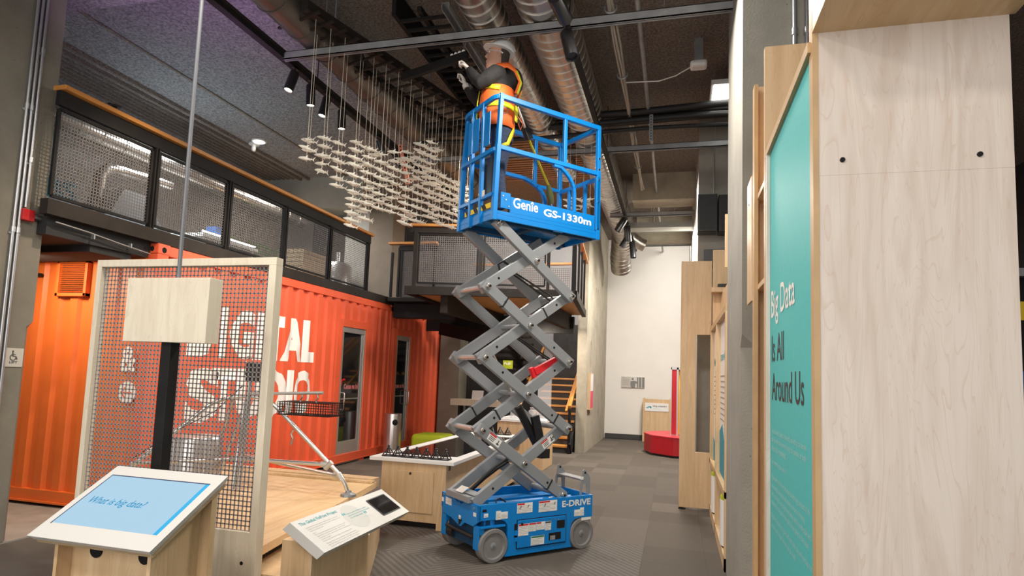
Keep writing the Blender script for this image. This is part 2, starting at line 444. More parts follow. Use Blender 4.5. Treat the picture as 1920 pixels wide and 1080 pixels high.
# ------------------------------------------------------------------ the setting
CEIL = 5.9
FX = -5.836            # plane of the container face and of the mezzanine edge
floor = struct(MB().box(-12, 7, -4, 19, -0.06, -0.012).build('floor', 'carpet_dark'))
tiles = []
for key in ('carpet_a', 'carpet_b', 'carpet_c', 'carpet_ribbed'):
    t = MB().box(-0.2995, 0.2995, -0.2995, 0.2995, -0.012, 0.0)
    o = t.build('carpet_tile', key); me = o.data; bpy.data.objects.remove(o); tiles.append(me)
rt = random.Random(3)
for i in range(12):
    for j in range(25):
        x, y = -6.3 + 0.3 + 0.6 * i, 3.5 + 0.6 * j
        if x < -3.0 and y < 6.0: continue
        k = rt.choice((0, 0, 1, 1, 1, 2))
        if (3.2 < y < 6.6 and -3.4 < x < -0.6) and rt.random() < 0.75: k = 3
        o = bpy.data.objects.new('carpet_tile', tiles[k]); link(o, floor); o.location = (x, y, 0)
        if k == 3 and rt.random() < 0.5: o.rotation_euler = (0, 0, PI / 2)
struct(MB().box(-12, -6.05, 4.45, 5.75, -0.011, 0.004).build('floor_slab', 'slab', loc=(-8, 5, 0)))

struct(MB().box(-4.3, 7, -4, 19, CEIL, CEIL + 0.2).build('ceiling', 'ceiling_rough'))
cl = struct(MB().box(-12, -4.3, -4, 19, CEIL, CEIL + 0.2).build('ceiling_upper', 'ceiling_grey'))
for x in (-7.0, -7.9, -8.1, -8.3, -8.42, -8.54, -8.66, -8.78, -8.9):        # ribs of the board-formed concrete
    MB().box(x, x + 0.05, -4.9, 12, CEIL - (0.06 if x in (-7.9, -8.1) else 0.018), CEIL + 0.01).build('board_rib', 'ceiling_rough', cl)
struct(MB().box(-2.02, 7, 18.42, 18.6, 0, CEIL).build('wall_back', 'white_wall'))
struct(MB().box(-2.0, 0.6, 18.39, 18.42, 0.0, 0.14).build('baseboard_back', 'baseboard'))
struct(MB().box(6.0, 6.2, -4, 19, 0, CEIL).build('wall_right', 'dark_wall'))
struct(MB().box(-12.2, -12, -4, 19, 0, CEIL).build('wall_left', 'dark_wall'))
struct(MB().box(-12, -2.25, 18.42, 18.6, 0, CEIL).build('wall_stair_back', 'grey_wall'))

# concrete stair wall with its slots
cw = MB()
cw.box(-2.24, -2.05, 14.33, 18.42, 0, CEIL)
ys = (14.33, 14.98, 15.08, 15.60, 15.72, 15.84, 15.98, 16.10, 16.5, 16.65, 18.42)
slots = [(15.02, 15.12, 2.0, 2.62), (15.62, 15.72, 2.62, 3.2), (15.75, 15.85, 3.45, 4.05), (16.1, 16.2, 3.45, 4.05), (16.75, 16.85, 3.5, 4.1), (17.1, 17.2, 4.3, 4.9)]
ye = sorted(set([14.33, 18.42] + [a for s_ in slots for a in s_[:2]]))
for a, b in zip(ye[:-1], ye[1:]):
    sl = [s_ for s_ in slots if s_[0] <= a + 1e-6 and s_[1] >= b - 1e-6]
    z = 0.0
    for s_ in sorted(sl, key=lambda q: q[2]):
        cw.box(-2.05, -2.02, a, b, z, s_[2]); z = s_[3]
    cw.box(-2.05, -2.02, a, b, z, CEIL)
wall_c = struct(cw.build('wall_stair', 'concrete_wall'))

# concrete columns: square shaft, corner chamfered below the stop
def column(name, x0, x1, y0, y1, corner, m, zc=2.0, ch=0.07):
    mb = MB(); mb.box(x0, x1, y0, y1, zc + ch, CEIL)
    poly = [(x0, y0), (x1, y0), (x1, y1), (x0, y1)]
    i = corner; p = poly[i]; a = poly[i - 1]; b = poly[(i + 1) % 4]
    def mv(p, q, d):
        l = math.hypot(q[0] - p[0], q[1] - p[1]); return (p[0] + (q[0] - p[0]) * d / l, p[1] + (q[1] - p[1]) * d / l)
    low = poly[:i] + [mv(p, a, ch), mv(p, b, ch)] + poly[i + 1:]
    mb.prism(low, (0, 0, 0), (1, 0, 0), (0, 1, 0), (0, 0, zc))
    # transition of the chamfer up to the full corner
    lo = [Vector((q[0], q[1], zc)) for q in low]; top = [Vector((q[0], q[1], zc + ch)) for q in (poly[:i] + [p, p] + poly[i + 1:])]
    mb.loft([lo, top])
    return struct(mb.build(name, m))
column('column_left', -6.95, -6.05, 3.3, 4.56, 2, 'concrete_column', 2.02, 0.06)
column('column_right', 0.465, 1.5, 4.8, 6.15, 0, 'concrete_lit', 2.0, 0.1)
struct(MB().box(-6.9, -4.4, 3.2, 4.98, 5.55, CEIL).build('beam_near', 'ceiling_grey'))
struct(MB().box(-6.56, -5.98, 12.0, 12.6, 0, CEIL).build('column_middle', 'concrete_brown'))
struct(MB().box(-7.15, -6.56, 12.05, 12.6, 3.2, CEIL).box(-9.4, -6.56, 11.6, 12.6, 5.2, CEIL).build('beam_upper', 'concrete_pale'))
# dropped bulkhead at the right, behind the tall frames
struct(MB().box(0.33, 3.0, 12.0, 18.42, 4.0, CEIL).build('beam_right', 'concrete_pale'))
struct(MB().box(-0.9, 0.33, 12.4, 13.0, 5.35, CEIL).box(-1.0, 0.33, 15.5, 16.0, 5.2, CEIL).build('beam_cross', 'concrete_wall'))
struct(MB().box(-1.3, 0.4, 13.3, 13.7, 5.0, 5.12).build('trim_beam', 'concrete_pale'))

# ------------------------------------------------------------------ mezzanine
mz = struct(MB().box(-12, FX - 0.1, 4.58, 12.0, 3.0, 3.24).build('floor_mezzanine', 'soffit_dark'))
fas = MB(); fas.box(FX - 0.1, FX, 4.42, 11.95, 3.112, 3.262)
struct(fas.build('trim_1', 'brown_steel'))
struct(MB().box(-12, -5.93, 4.5, 5.70, 2.93, 3.11).box(-12, -5.96, 5.0, 5.5, 2.86, 3.0).build('beam_black', 'soffit_dark'))
struct(MB().box(-10.0, -9.6, 4.3, 14.5, 3.0, CEIL).build('wall_mezzanine', 'grey_wall'))

rail = thing('mezzanine_railing', 'long mezzanine railing with orange wood handrail and mesh panels above the container', 'railing', (FX - 0.05, 4.5, 3.262))
MB().box(FX - 0.13, FX + 0.03, 4.45, 10.87, 4.36, 4.41).build('handrail', 'handrail', rail, bevel=0.008, label='orange wooden handrail')
MB().box(FX - 0.08, FX - 0.03, 4.45, 10.85, 4.21, 4.355).build('top_channel', 'black_steel', rail)
PY = [4.42, 5.65, 6.88, 8.13, 9.42, 10.78]
for i, y in enumerate(PY[1:], 1):
    p = MB(); p.box(FX - 0.09, FX - 0.02, y - 0.028, y - 0.012, 3.262, 4.22).box(FX - 0.09, FX - 0.02, y + 0.012, y + 0.028, 3.262, 4.22).box(FX - 0.07, FX - 0.05, y - 0.012, y + 0.012, 3.3, 4.2)
    p.build('post', 'black_steel', rail)
for a, b in zip(PY[:-1], PY[1:]):
    fr = MB(); y0, y1, z0, z1 = a + 0.06, b - 0.06, 3.31, 4.17
    fr.box(FX - 0.07, FX - 0.04, y0, y1, z0 - 0.02, z0 + 0.01).box(FX - 0.07, FX - 0.04, y0, y1, z1 - 0.01, z1 + 0.02)
    fr.box(FX - 0.07, FX - 0.04, y0 - 0.02, y0 + 0.01, z0, z1).box(FX - 0.07, FX - 0.04, y1 - 0.01, y1 + 0.02, z0, z1)
    fo = fr.build('panel_frame', 'black_steel', rail)
    o = lattice((FX - 0.055, y0, z0), (0, 1, 0), (0, 0, 1), y1 - y0, z1 - z0, 0.034, 0.0085, 0.003).build('mesh_infill', 'mesh_steel', fo)

# things standing on the mezzanine, seen through the mesh
def letters(body, label, key, y0, y1, z, h):
    t = thing('wall_letters', label, 'lettering', (-9.59, (y0 + y1) / 2, z))
    text('letter_row', body, key, t, (-9.597, y0, z), (0, 1, 0), (0, 0, 1), y1 - y0, h, 0.004, 0.03)
letters('LABS', 'teal LABS wall lettering behind the mezzanine mesh at far left', 'cyan_ink', 6.55, 7.72, 4.27, 0.34)
letters('MAKERS', 'green MAKERS wall lettering behind the mezzanine mesh', 'green_ink', 11.1, 13.1, 4.22, 0.40)
hd = thing('fume_hood', 'grey sheet metal fume hood with elbow duct behind the mezzanine mesh', 'hood', (-8.0, 7.2, 3.26))
MB().prism([(-0.45, 0), (0.45, 0), (0.22, 0.42), (-0.25, 0.42)], (-8.3, 7.15, 3.78), (0, 1, 0), (0, 0, 1), (0.6, 0, 0)).build('canopy', 'grey_wall', hd)
MB().tube([(-8.0, 6.75, 3.78), (-8.0, 6.75, 4.36), (-8.0, 6.86, 4.5), (-8.0, 7.1, 4.54), (-8.0, 8.0, 4.6)], 0.075, 12).build('elbow_duct', 'duct', hd, smooth=True)
MB().box(-8.3, -7.7, 6.6, 8.1, 3.262, 3.62).build('bench', 'white_laminate', hd)
MB().box(-7.72, -7.69, 6.65, 8.05, 3.66, 3.69).build('task_light', 'bright_strip', hd)
cb = thing('workbench', 'white mezzanine workbench with bright task light strip behind the mesh', 'bench', (-8.0, 9.1, 3.262))
MB().box(-8.4, -7.6, 8.35, 9.75, 3.84, 3.9).build('bench_top', 'white_laminate', cb)
for y in (8.45, 9.65): MB().box(-8.35, -7.65, y - 0.03, y + 0.03, 3.262, 3.84).build('leg', 'aluminium', cb)
MB().box(-7.68, -7.62, 8.4, 9.7, 3.93, 3.955).build('task_light', 'bright_strip', cb)
tag(MB().box(-7.9, -7.7, 8.75, 8.92, 3.9, 4.1).build('storage_box', 'blue_box', loc=(-7.8, 8.8, 3.9)), 'small blue storage box on the mezzanine workbench', 'box')
cr = thing('timber_crate', 'slatted light timber crate standing on the mezzanine', 'crate', (-7.3, 10.6, 3.262))
for i in range(9): MB().box(-7.5, -7.0, 10.3, 11.15, 3.27 + i * 0.085, 3.27 + i * 0.085 + 0.072).build('slat', 'birch', cr)
tk = thing('steel_tank', 'stainless steel tank with domed top at the end of the mezzanine', 'tank', (-6.9, 11.6, 3.262))
MB().lathe((-7.0, 11.55, 3.262), (0, 0, 1), [(0, 0.30), (0.62, 0.30), (0.70, 0.24), (0.73, 0.1)], 28).build('vessel', 'tank_steel', tk, smooth=True)
MB().tube([(-7.0, 11.55, 3.98), (-7.0, 11.55, 4.2)], 0.05, 12).build('neck', 'tank_steel', tk, smooth=True)
mat('curtain_green', (0.12, 0.26, 0.06), 0.8)
tag(MB().lathe((-7.75, 11.35, 3.262), (0, 0, 1), [(0, 0.2), (0.6, 0.2), (0.62, 0.17)], 20).build('green_drum', 'curtain_green', smooth=True, loc=(-7.75, 11.35, 3.262)), 'green drum beside the steel tank on the mezzanine', 'drum')
sp = thing('mezzanine_duct', 'spiral duct under the mezzanine ceiling behind the mesh', 'duct', (-8.2, 8, 4.9))
MB().tube([(-8.2, 4.5, 5.0), (-8.2, 11.9, 5.0)], 0.16, 18).build('duct_run', 'duct', sp, smooth=True)
for i in range(20): MB().tube([(-8.2, 4.6 + i * 0.37, 5.0), (-8.2, 4.612 + i * 0.37, 5.0)], 0.168, 18).build('seam', 'duct', sp)
# ------------------------------------------------------------------ red shipping containers
PITCH, DEP = 0.285, 0.040
def prof(s):
    """depth (<=0) of the corrugation at distance s along the wall"""
    t = (s % PITCH) / PITCH
    if t < 0.40: return 0.0
    if t < 0.52: return -DEP * (t - 0.40) / 0.12
    if t < 0.88: return -DEP
    return -DEP * (1.0 - t) / 0.12
def breaks(s0, s1):
    out = {s0, s1}; k = math.floor(s0 / PITCH) - 1
    while k * PITCH < s1 + PITCH:
        for t in (0.0, 0.40, 0.52, 0.88):
            q = (k + t) * PITCH
            if s0 < q < s1: out.add(q)
        k += 1
    return sorted(out)
def corr(mb, o, u, n, s0, s1, z0, z1):
    o, u, n = Vector(o), Vector(u), Vector(n); bs = breaks(s0, s1)
    lo = [o + u * b + n * prof(b) + Vector((0, 0, z0)) for b in bs]; hi = [v + Vector((0, 0, z1 - z0)) for v in lo]
    bk = [o + u * s0 - n * (DEP + 0.03) + Vector((0, 0, z0)), o + u * s1 - n * (DEP + 0.03) + Vector((0, 0, z0))]
    N = len(bs)
    fs = [(i, i + 1, N + i + 1, N + i) for i in range(N - 1)]
    return mb.add(lo + hi, fs)

CY0, CY1, CH = 5.75, 11.92, 3.11
UY, NX = (0, 1, 0), (1, 0, 0)
def container_face(root, y0, y1, dy0, dy1, dz, ztop, m):
    o = (FX, 0, 0)
    mb = MB(); corr(mb, o, UY, NX, y0, dy0 - 0.17, 0.19, ztop - 0.13); mb.build('corrugated_panel', m, root)
    mb = MB(); corr(mb, o, UY, NX, dy1 + 0.17, y1, 0.19, ztop - 0.13); mb.build('corrugated_panel', m, root)
    mb = MB(); corr(mb, o, UY, NX, dy0 - 0.17, dy1 + 0.17, dz + 0.14, ztop - 0.13); mb.build('corrugated_panel', m, root)
    # flat surround of the door
    sd = MB(); sd.box(FX - 0.09, FX + 0.012, dy0 - 0.17, dy0, 0.0, dz + 0.14).box(FX - 0.09, FX + 0.012, dy1, dy1 + 0.17, 0.0, dz + 0.14).box(FX - 0.09, FX + 0.012, dy0, dy1, dz, dz + 0.14)
    sd.build('door_surround', m, root, bevel=0.004)

def glass_door(root, y0, y1, z1, hinge, words, arrow_right, sash):
    d = MB()
    X0, X1 = FX - 0.07, FX - 0.005
    d.box(X0, X1, y0, y0 + 0.045, 0, z1).box(X0, X1, y1 - 0.045, y1, 0, z1).box(X0, X1, y0 + 0.045, y1 - 0.045, z1 - 0.10, z1)
    dr = d.build('door', 'aluminium', root, bevel=0.003, label='glazed aluminium door')
    ya, yb = y0 + 0.05, y1 - 0.05
    MB().box(X0 + 0.01, X1 - 0.012, ya, ya + 0.05, 0.01, z1 - 0.105).box(X0 + 0.01, X1 - 0.012, yb - 0.07, yb, 0.01, z1 - 0.105).box(X0 + 0.01, X1 - 0.012, ya + 0.05, yb - 0.07, 0.01, 0.42).build('door_leaf', 'aluminium', dr, bevel=0.003)
    MB().box(X0 + 0.025, X0 + 0.035, ya + 0.05, yb - 0.07, 0.42, z1 - 0.105).build('pane', 'glass_dark', dr)
    MB().box(X0 + 0.036, X0 + 0.05, ya + 0.05, yb - 0.07, 1.175, 1.195).build('push_bar', 'aluminium', dr)
    hy = ya + 0.05 if hinge == 'far' else yb - 0.05
    MB().tube([(X1 - 0.01, hy, 1.0), (X1 + 0.05, hy, 1.0), (X1 + 0.065, hy, 1.02), (X1 + 0.065, hy, 1.28), (X1 + 0.05, hy, 1.30), (X1 - 0.01, hy, 1.30)], 0.012, 10).build('handle', 'steel', dr, smooth=True)
    yt = (ya + yb) / 2 - 0.30
    text('door_lettering', 'Come on in!', 'letter_white', dr, (X0 + 0.038, yt + (0.08 if not arrow_right else -0.02), 1.36), UY, (0, 0, 1), 0.52, 0.10, 0.002, 0.04)
    text('door_lettering', 'Come on in!', 'safety_red', dr, (X0 + 0.041, yt + (0.085 if not arrow_right else -0.015), 1.365), UY, (0, 0, 1), 0.51, 0.09, 0.002, 0.012)
    ar = MB(); c = (X0 + 0.042, yt + 0.08, 1.44) if not arrow_right else (X0 + 0.042, yt + 0.52, 1.40)
    sg = 1 if not arrow_right else -1
    pts = [Vector(c) + Vector((0, sg * (0.10 * math.cos(a) - 0.02), sg * 0.10 * math.sin(a))) for a in [PI * 0.35 + i * PI * 0.09 for i in range(7)]]
    for a, b in zip(pts[:-1], pts[1:]): ar.bar(a, b, 0.004, 0.034, (0, 0, 1) if abs((b - a).z) < abs((b - a).y) else (0, 1, 0))
    e = pts[-1]; ar.prism([(-0.05, 0.0), (0.05, 0.0), (0.0, -0.07)], e + Vector((-0.002, 0, 0)), (0, sg, 0), (0, 0, sg), (0.004, 0, 0))
    ar.build('arrow_sticker', 'safety_red', dr)
    return dr

def shell(root, y0, y1, ztop, m, fork=True):
    MB().box(FX - 0.11, FX + 0.012, y0, y1, ztop - 0.13, ztop - 0.03).box(FX - 0.11, FX - 0.01, y0, y1, ztop - 0.03, ztop).build('top_rail', m, root, bevel=0.005)
    MB().box(FX - 0.06, FX + 0.02, y0 - 0.0, y1, 0.06, 0.19).box(FX - 0.09, FX + 0.03, y0, y1, 0.045, 0.065).build('bottom_rail', m, root, bevel=0.004)
    MB().box(FX - 0.09, FX + 0.012, y1 - 0.10, y1, 0.06, ztop).build('corner_post', m, root, bevel=0.006)

c1 = thing('shipping_container', 'orange-red corrugated shipping container lettered DIGITAL STUDIO', 'container', (-7.0, 8.8, 0))
D1 = (9.93, 10.81); D2 = (12.06, 12.90)
container_face(c1, CY0 + 0.14, CY1 - 0.1, D1[0], D1[1], 2.5, CH, 'container_red')
shell(c1, CY0, CY1, CH, 'container_red')
glass_door(c1, D1[0], D1[1], 2.5, 'far', 'Come on in!', False, None)
# near corner: post, castings with their slots
MB().box(FX - 0.14, FX + 0.012, CY0 - 0.012, CY0 + 0.15, 0.12, CH - 0.12).build('corner_post', 'container_red', c1, bevel=0.01)
for z in (CH - 0.12, 0.0):
    ca = MB().box(FX - 0.165, FX + 0.016, CY0 - 0.016, CY0 + 0.162, z, z + 0.12).build('corner_casting', 'container_red', c1, bevel=0.008)
    MB().tube([(FX + 0.012, CY0 + 0.07, z + 0.05), (FX + 0.0175, CY0 + 0.07, z + 0.05)], 0.034, 14).tube([(FX - 0.075, CY0 - 0.0175, z + 0.055), (FX - 0.075, CY0 - 0.010, z + 0.055)], 0.030, 14).build('slot', 'hole', ca)
# end wall of the container, turned to the column
mb = MB()
def corr_end(z0, z1, x0, x1):
    return corr(MB(), (FX, CY0, 0), (-1, 0, 0), (0, -1, 0), -x1 + FX, -x0 + FX, z0, z1)
e_ = MB(); corr(e_, (FX, CY0 + 0.012, 0), (-1, 0, 0), (0, -1, 0), 0.14, 3.2, 0.17, 2.98)
e_.build('end_panel', 'container_warm_lit', c1)
MB().box(-9.1, FX - 0.14, CY0 - 0.02, CY0 + 0.06, 0.05, 0.18).box(-9.1, FX - 0.14, CY0 - 0.05, CY0 + 0.06, 0.04, 0.06).build('end_sill', 'container_warm_lit', c1)
MB().box(-9.1, FX - 0.14, CY0 - 0.01, CY0 + 0.06, 2.9, CH).build('end_header', 'container_warm_lit', c1)
# louvre vent on the end wall
lv = MB(); x0, x1, z0, z1 = -7.27, -6.80, 2.48, 2.92; yv = CY0 - 0.05
lv.box(x0, x1, yv, CY0 + 0.02, z0, z0 + 0.04).box(x0, x1, yv, CY0 + 0.02, z1 - 0.04, z1).box(x0, x0 + 0.04, yv, CY0 + 0.02, z0, z1).box(x1 - 0.04, x1, yv, CY0 + 0.02, z0, z1)
vent = lv.build('louvre_vent', 'container_warm_lit', c1, bevel=0.004)
MB().box(x0 + 0.03, x1 - 0.03, CY0 - 0.012, CY0 + 0.0, z0 + 0.03, z1 - 0.03).build('vent_back', 'hole', vent)
for i in range(15):
    z = z0 + 0.05 + i * 0.0235
    MB().bar((x0 + 0.04, yv + 0.022, z + 0.008), (x1 - 0.04, yv + 0.022, z + 0.008), 0.022, 0.005, (0, 0.5, 1)).build('slat', 'container_warm_lit', vent)
MB().bar((-8.3, CY0 - 0.04, 2.78), (-7.52, CY0 - 0.04, 2.74), 0.03, 0.04).build('clothes_bar', 'black_steel', c1)
# painted lettering that follows the corrugation
def make_warp(y_origin):
    def warp(bm, x0, y0, sx, sy):
        xs = [v.co.x for v in bm.verts]; a, b = min(xs), max(xs)
        for q in breaks(y_origin, y_origin + (b - a) * sx):
            xx = x0 + (q - y_origin) / sx
            bmesh.ops.bisect_plane(bm, geom=bm.verts[:] + bm.edges[:] + bm.faces[:], plane_co=(xx, 0, 0), plane_no=(1, 0, 0))
    warp.depth = lambda px: prof(y_origin + px)
    return warp
def painted(ch, ya, yb, z0, z1, bold=0.055):
    text('painted_letter', ch, 'letter_white', c1, (FX, ya, z0), UY, (0, 0, 1), yb - ya, z1 - z0, 0.003, bold, warp=make_warp(ya))
for ch, ya, yb in (('D', 6.30, 6.80), ('I', 6.86, 7.02), ('G', 7.08, 7.58), ('I', 7.64, 7.78), ('T', 7.80, 8.25), ('A', 8.22, 8.76), ('L', 8.77, 9.10)):
    painted(ch, ya, yb, 1.815, 2.50)
for ch, ya, yb in (('S', 6.34, 6.92), ('T', 6.80, 7.28), ('U', 7.30, 7.80), ('D', 7.84, 8.38), ('I', 8.43, 8.55), ('O', 8.58, 9.08)):
    painted(ch, ya, yb, 0.98, 1.68, 0.04)
# round arrow sign and ampersand-like mark on the end wall
yq = CY0 - 0.004
MB().tube([(-6.10, yq, 1.37), (-6.10, yq + 0.006, 1.37)], 0.125, 24).build('painted_disc', 'letter_white', c1)
MB().bar((-6.18, yq - 0.003, 1.37), (-6.03, yq - 0.003, 1.37), 0.004, 0.016).bar((-6.18, yq - 0.003, 1.37), (-6.12, yq - 0.003, 1.43), 0.004, 0.016).bar((-6.18, yq - 0.003, 1.37), (-6.12, yq - 0.003, 1.31), 0.004, 0.016).build('painted_arrow', 'container_red', c1)
text('painted_mark', '&', 'letter_white', c1, (-6.23, yq, 1.60), (1, 0, 0), (0, 0, 1), 0.24, 0.30, 0.002, 0.04)

c2 = thing('shipping_container', 'second darker red corrugated container behind the stainless steel bin', 'container', (-7.0, 13.3, 0))
container_face(c2, CY1 + 0.03, 15.2, D2[0] + 0.12, D2[1], 2.5, CH, 'container_red')
shell(c2, CY1 + 0.03, 15.2, CH, 'container_red')
glass_door(c2, D2[0] + 0.12, D2[1], 2.5, 'near', 'Come on in!', True, None)

# fittings on the left column
XC = -6.05
cd = []
for k, (y, ztop, zbot, lab) in enumerate(((4.27, CEIL, 0.0, 'nearest'), (4.315, CEIL, 0.0, 'middle'), (4.36, CEIL, 3.16, 'shortest'))):
    t = thing('conduit', ('silver conduit running the full height of the left column, nearest the picture edge', 'silver conduit running the full height of the left column, next to the fire box', 'short silver conduit dropping into the red fire box')[k], 'conduit', (XC, y, zbot), group=None)
    MB().tube([(XC + 0.02, y, zbot), (XC + 0.02, y, ztop)], 0.014, 12).build('pipe', 'conduit', t, smooth=True)
    for z in ((2.9, 4.1) if k < 2 else (3.6, 4.7)): MB().tube([(XC + 0.02, y, z), (XC + 0.02, y, z + 0.05)], 0.02, 12).box(XC, XC + 0.012, y - 0.03, y + 0.03, z - 0.02, z).build('coupling', 'conduit', t)
fb = thing('fire_call_box', 'small red fire alarm junction box on the left concrete column', 'alarm box', (XC, 4.38, 3.05))
MB().box(XC, XC + 0.06, 4.315, 4.43, 3.03, 3.14).build('box', 'fire_red', fb, bevel=0.006)
MB().tube([(XC + 0.03, 4.43, 3.09), (XC + 0.03, 4.6, 3.07), (XC + 0.03, 4.68, 3.05)], 0.018, 10).build('flex_conduit', 'conduit', fb, smooth=True)
ls = thing('lift_sign', 'square beige LIFT sign with wheelchair symbol on the left column', 'sign', (XC, 4.41, 1.64))
MB().box(XC, XC + 0.008, 4.322, 4.50, 1.635, 1.812).build('plate', 'sign_plate', ls, bevel=0.003)
text('sign_lettering', 'LIFT', 'sticker_ink', ls, (XC + 0.008, 4.375, 1.668), UY, (0, 0, 1), 0.075, 0.022, 0.001, 0.03)
wc = MB(); ctr = Vector((XC + 0.0095, 4.405, 1.725))
ring = [ctr + Vector((0, 0.027 * math.cos(a), 0.027 * math.sin(a))) for a in [PI * 0.62 + i * PI * 0.125 for i in range(12)]]
for a, b in zip(ring[:-1], ring[1:]): wc.bar(a, b, 0.007, 0.003, (1, 0, 0))
wc.bar(ctr + Vector((0, -0.006, 0.05)), ctr + Vector((0, -0.004, 0.012)), 0.009, 0.003, (1, 0, 0)).bar(ctr + Vector((0, -0.004, 0.012)), ctr + Vector((0, 0.026, 0.010)), 0.008, 0.003, (1, 0, 0)).bar(ctr + Vector((0, 0.026, 0.010)), ctr + Vector((0, 0.038, -0.018)), 0.008, 0.003, (1, 0, 0)).bar(ctr + Vector((0, -0.004, 0.03)), ctr + Vector((0, 0.02, 0.028)), 0.006, 0.003, (1, 0, 0))
wc.tube([ctr + Vector((0, -0.006, 0.058)), ctr + Vector((0.003, -0.006, 0.058))], 0.008, 10)
wc.build('wheelchair_symbol', 'sticker_ink', ls)
cdt = thing('sprinkler_conduit', 'thin grey conduit sagging along the black beam under the mezzanine', 'conduit', (-5.9, 4.7, 3.05))
MB().tube([(-5.88, 4.55, 3.06), (-5.88, 4.9, 3.04), (-5.88, 5.3, 3.0), (-5.88, 5.68, 2.97)], 0.007, 8).build('pipe', 'strut_steel', cdt, smooth=True)
for y in (4.95, 5.4): MB().box(-5.9, -5.86, y, y + 0.015, 2.98, 3.03).build('clip', 'galvanised', cdt)

# ------------------------------------------------------------------ stair landing and bridge
dL = Vector((0.981, 0.195, 0)); nL = Vector((-0.195, 0.981, 0)); P0 = Vector((-4.70, 10.165, 0))
Lw = 3.0
ld = thing('stair_landing', 'dark steel stair landing with orange timber underside behind the scissor lift', 'landing', (-3.2, 12, 0))
pA, pB = P0, P0 + dL * Lw
polyL = [(pA.x, pA.y), (pB.x, pB.y), (pB.x - 0.3, 14.0), (pA.x - 0.1, 14.0)]
MB().prism(polyL, (0, 0, 3.16), (1, 0, 0), (0, 1, 0), (0, 0, 0.05)).build('deck', 'soffit_wood', ld)
MB().bar(P0 + Vector((-0.06, -0.01, 3.19)), pB + Vector((0, 0, 3.19)), 0.09, 0.15).build('edge_beam', 'brown_steel', ld)
MB().bar((pA.x, pA.y, 3.19), (pA.x - 0.1, 14, 3.19), 0.09, 0.15).build('edge_beam', 'brown_steel', ld)
MB().bar((pB.x, pB.y, 3.19), (pB.x - 0.3, 14, 3.19), 0.09, 0.15).build('edge_beam', 'brown_steel', ld)
for t0, t1 in ((0.62, 1.0), (2.3, 2.0)):
    q0 = P0 + dL * t0; MB().bar((q0.x, q0.y + 0.12, 2.98), (q0.x + 0.05, 13.9, 2.98), 0.14, 0.34).build('joist_beam', 'brown_steel', ld)
MB().box(-5.95, -2.25, 13.75, 13.9, 2.72, 3.1).build('cross_beam', 'black_steel', ld)
MB().bar((-5.8, 11.95, 3.0), (-4.5, 12.15, 3.0), 0.25, 0.3).build('bridge_beam', 'black_steel', ld)
MB().box(-5.8, -4.75, 11.55, 13.2, 3.16, 3.24).build('bridge_deck', 'black_steel', ld)
MB().bar((-5.3, 13.4, 2.75), (-3.7, 12.0, 2.45), 0.12, 0.28).build('brace_beam', 'black_steel', ld)

lr = thing('landing_railing', 'mesh panel railing with orange handrail along the front of the stair landing', 'railing', (P0.x, P0.y, 3.262))
MB().bar(P0 + Vector((-0.07, -0.02, 4.385)), P0 + dL * 2.95 + Vector((0, 0, 4.385)), 0.15, 0.05).build('handrail', 'handrail', lr, bevel=0.008)
MB().bar(P0 + Vector((0, 0, 4.30)), P0 + dL * 2.95 + Vector((0, 0, 4.30)), 0.05, 0.10).build('top_channel', 'brown_steel', lr)
TT = (0.10, 1.30, 2.52)
for t0 in TT:
    q0 = P0 + dL * t0
    MB().bar(q0 + Vector((0, 0, 3.26)), q0 + Vector((0, 0, 4.3)), 0.09, 0.06, dL).build('post', 'brown_steel', lr)
for a, b in ((0.16, 1.24), (1.36, 2.46)):
    q0 = P0 + dL * a; W = b - a; z0, z1 = 3.33, 4.22
    fr = MB()
    for zz in (z0, z1): fr.bar(q0 + Vector((0, 0, zz)), q0 + dL * W + Vector((0, 0, zz)), 0.03, 0.03)
    for ww in (0, W): fr.bar(q0 + dL * ww + Vector((0, 0, z0)), q0 + dL * ww + Vector((0, 0, z1)), 0.03, 0.03, dL)
    fo = fr.build('panel_frame', 'black_steel', lr)
    lattice(q0 + Vector((0, 0, z0)), dL, (0, 0, 1), W, z1 - z0, 0.038, 0.0105, 0.003).build('mesh_infill', 'mesh_steel', fo)
br = thing('bridge_railing', 'short mesh railing on the bridge between the column and the landing', 'railing', (-5.8, 11.65, 3.262))
MB().bar((-5.85, 11.62, 4.385), (-4.78, 11.66, 4.385), 0.14, 0.05).build('handrail', 'handrail', br, bevel=0.006)
MB().bar((-5.62, 11.64, 4.29), (-4.78, 11.66, 4.29), 0.05, 0.1).build('top_channel', 'black_steel', br)
for x in (-5.78, -5.62, -5.56, -4.82): MB().box(x - 0.02, x + 0.02, 11.62, 11.68, 3.26, 4.3 if x > -5.7 else 4.2).build('post', 'black_steel', br)
lattice((-5.52, 11.65, 3.32), (1, 0, 0), (0, 0, 1), 0.66, 0.88, 0.038, 0.0105, 0.003).build('mesh_infill', 'mesh_steel', br)
# far side railing of the landing, seen through the mesh
fr_ = thing('landing_back_railing', 'rear mesh railing of the stair landing with orange handrail', 'railing', (-3.2, 14.0, 3.21))
MB().bar((-4.7, 13.95, 4.35), (-2.3, 13.95, 4.35), 0.12, 0.05).build('handrail', 'handrail', fr_)
lattice((-4.6, 13.95, 3.3), (1, 0, 0), (0, 0, 1), 2.2, 0.95, 0.05, 0.012, 0.004).build('mesh_infill', 'mesh_steel', fr_)
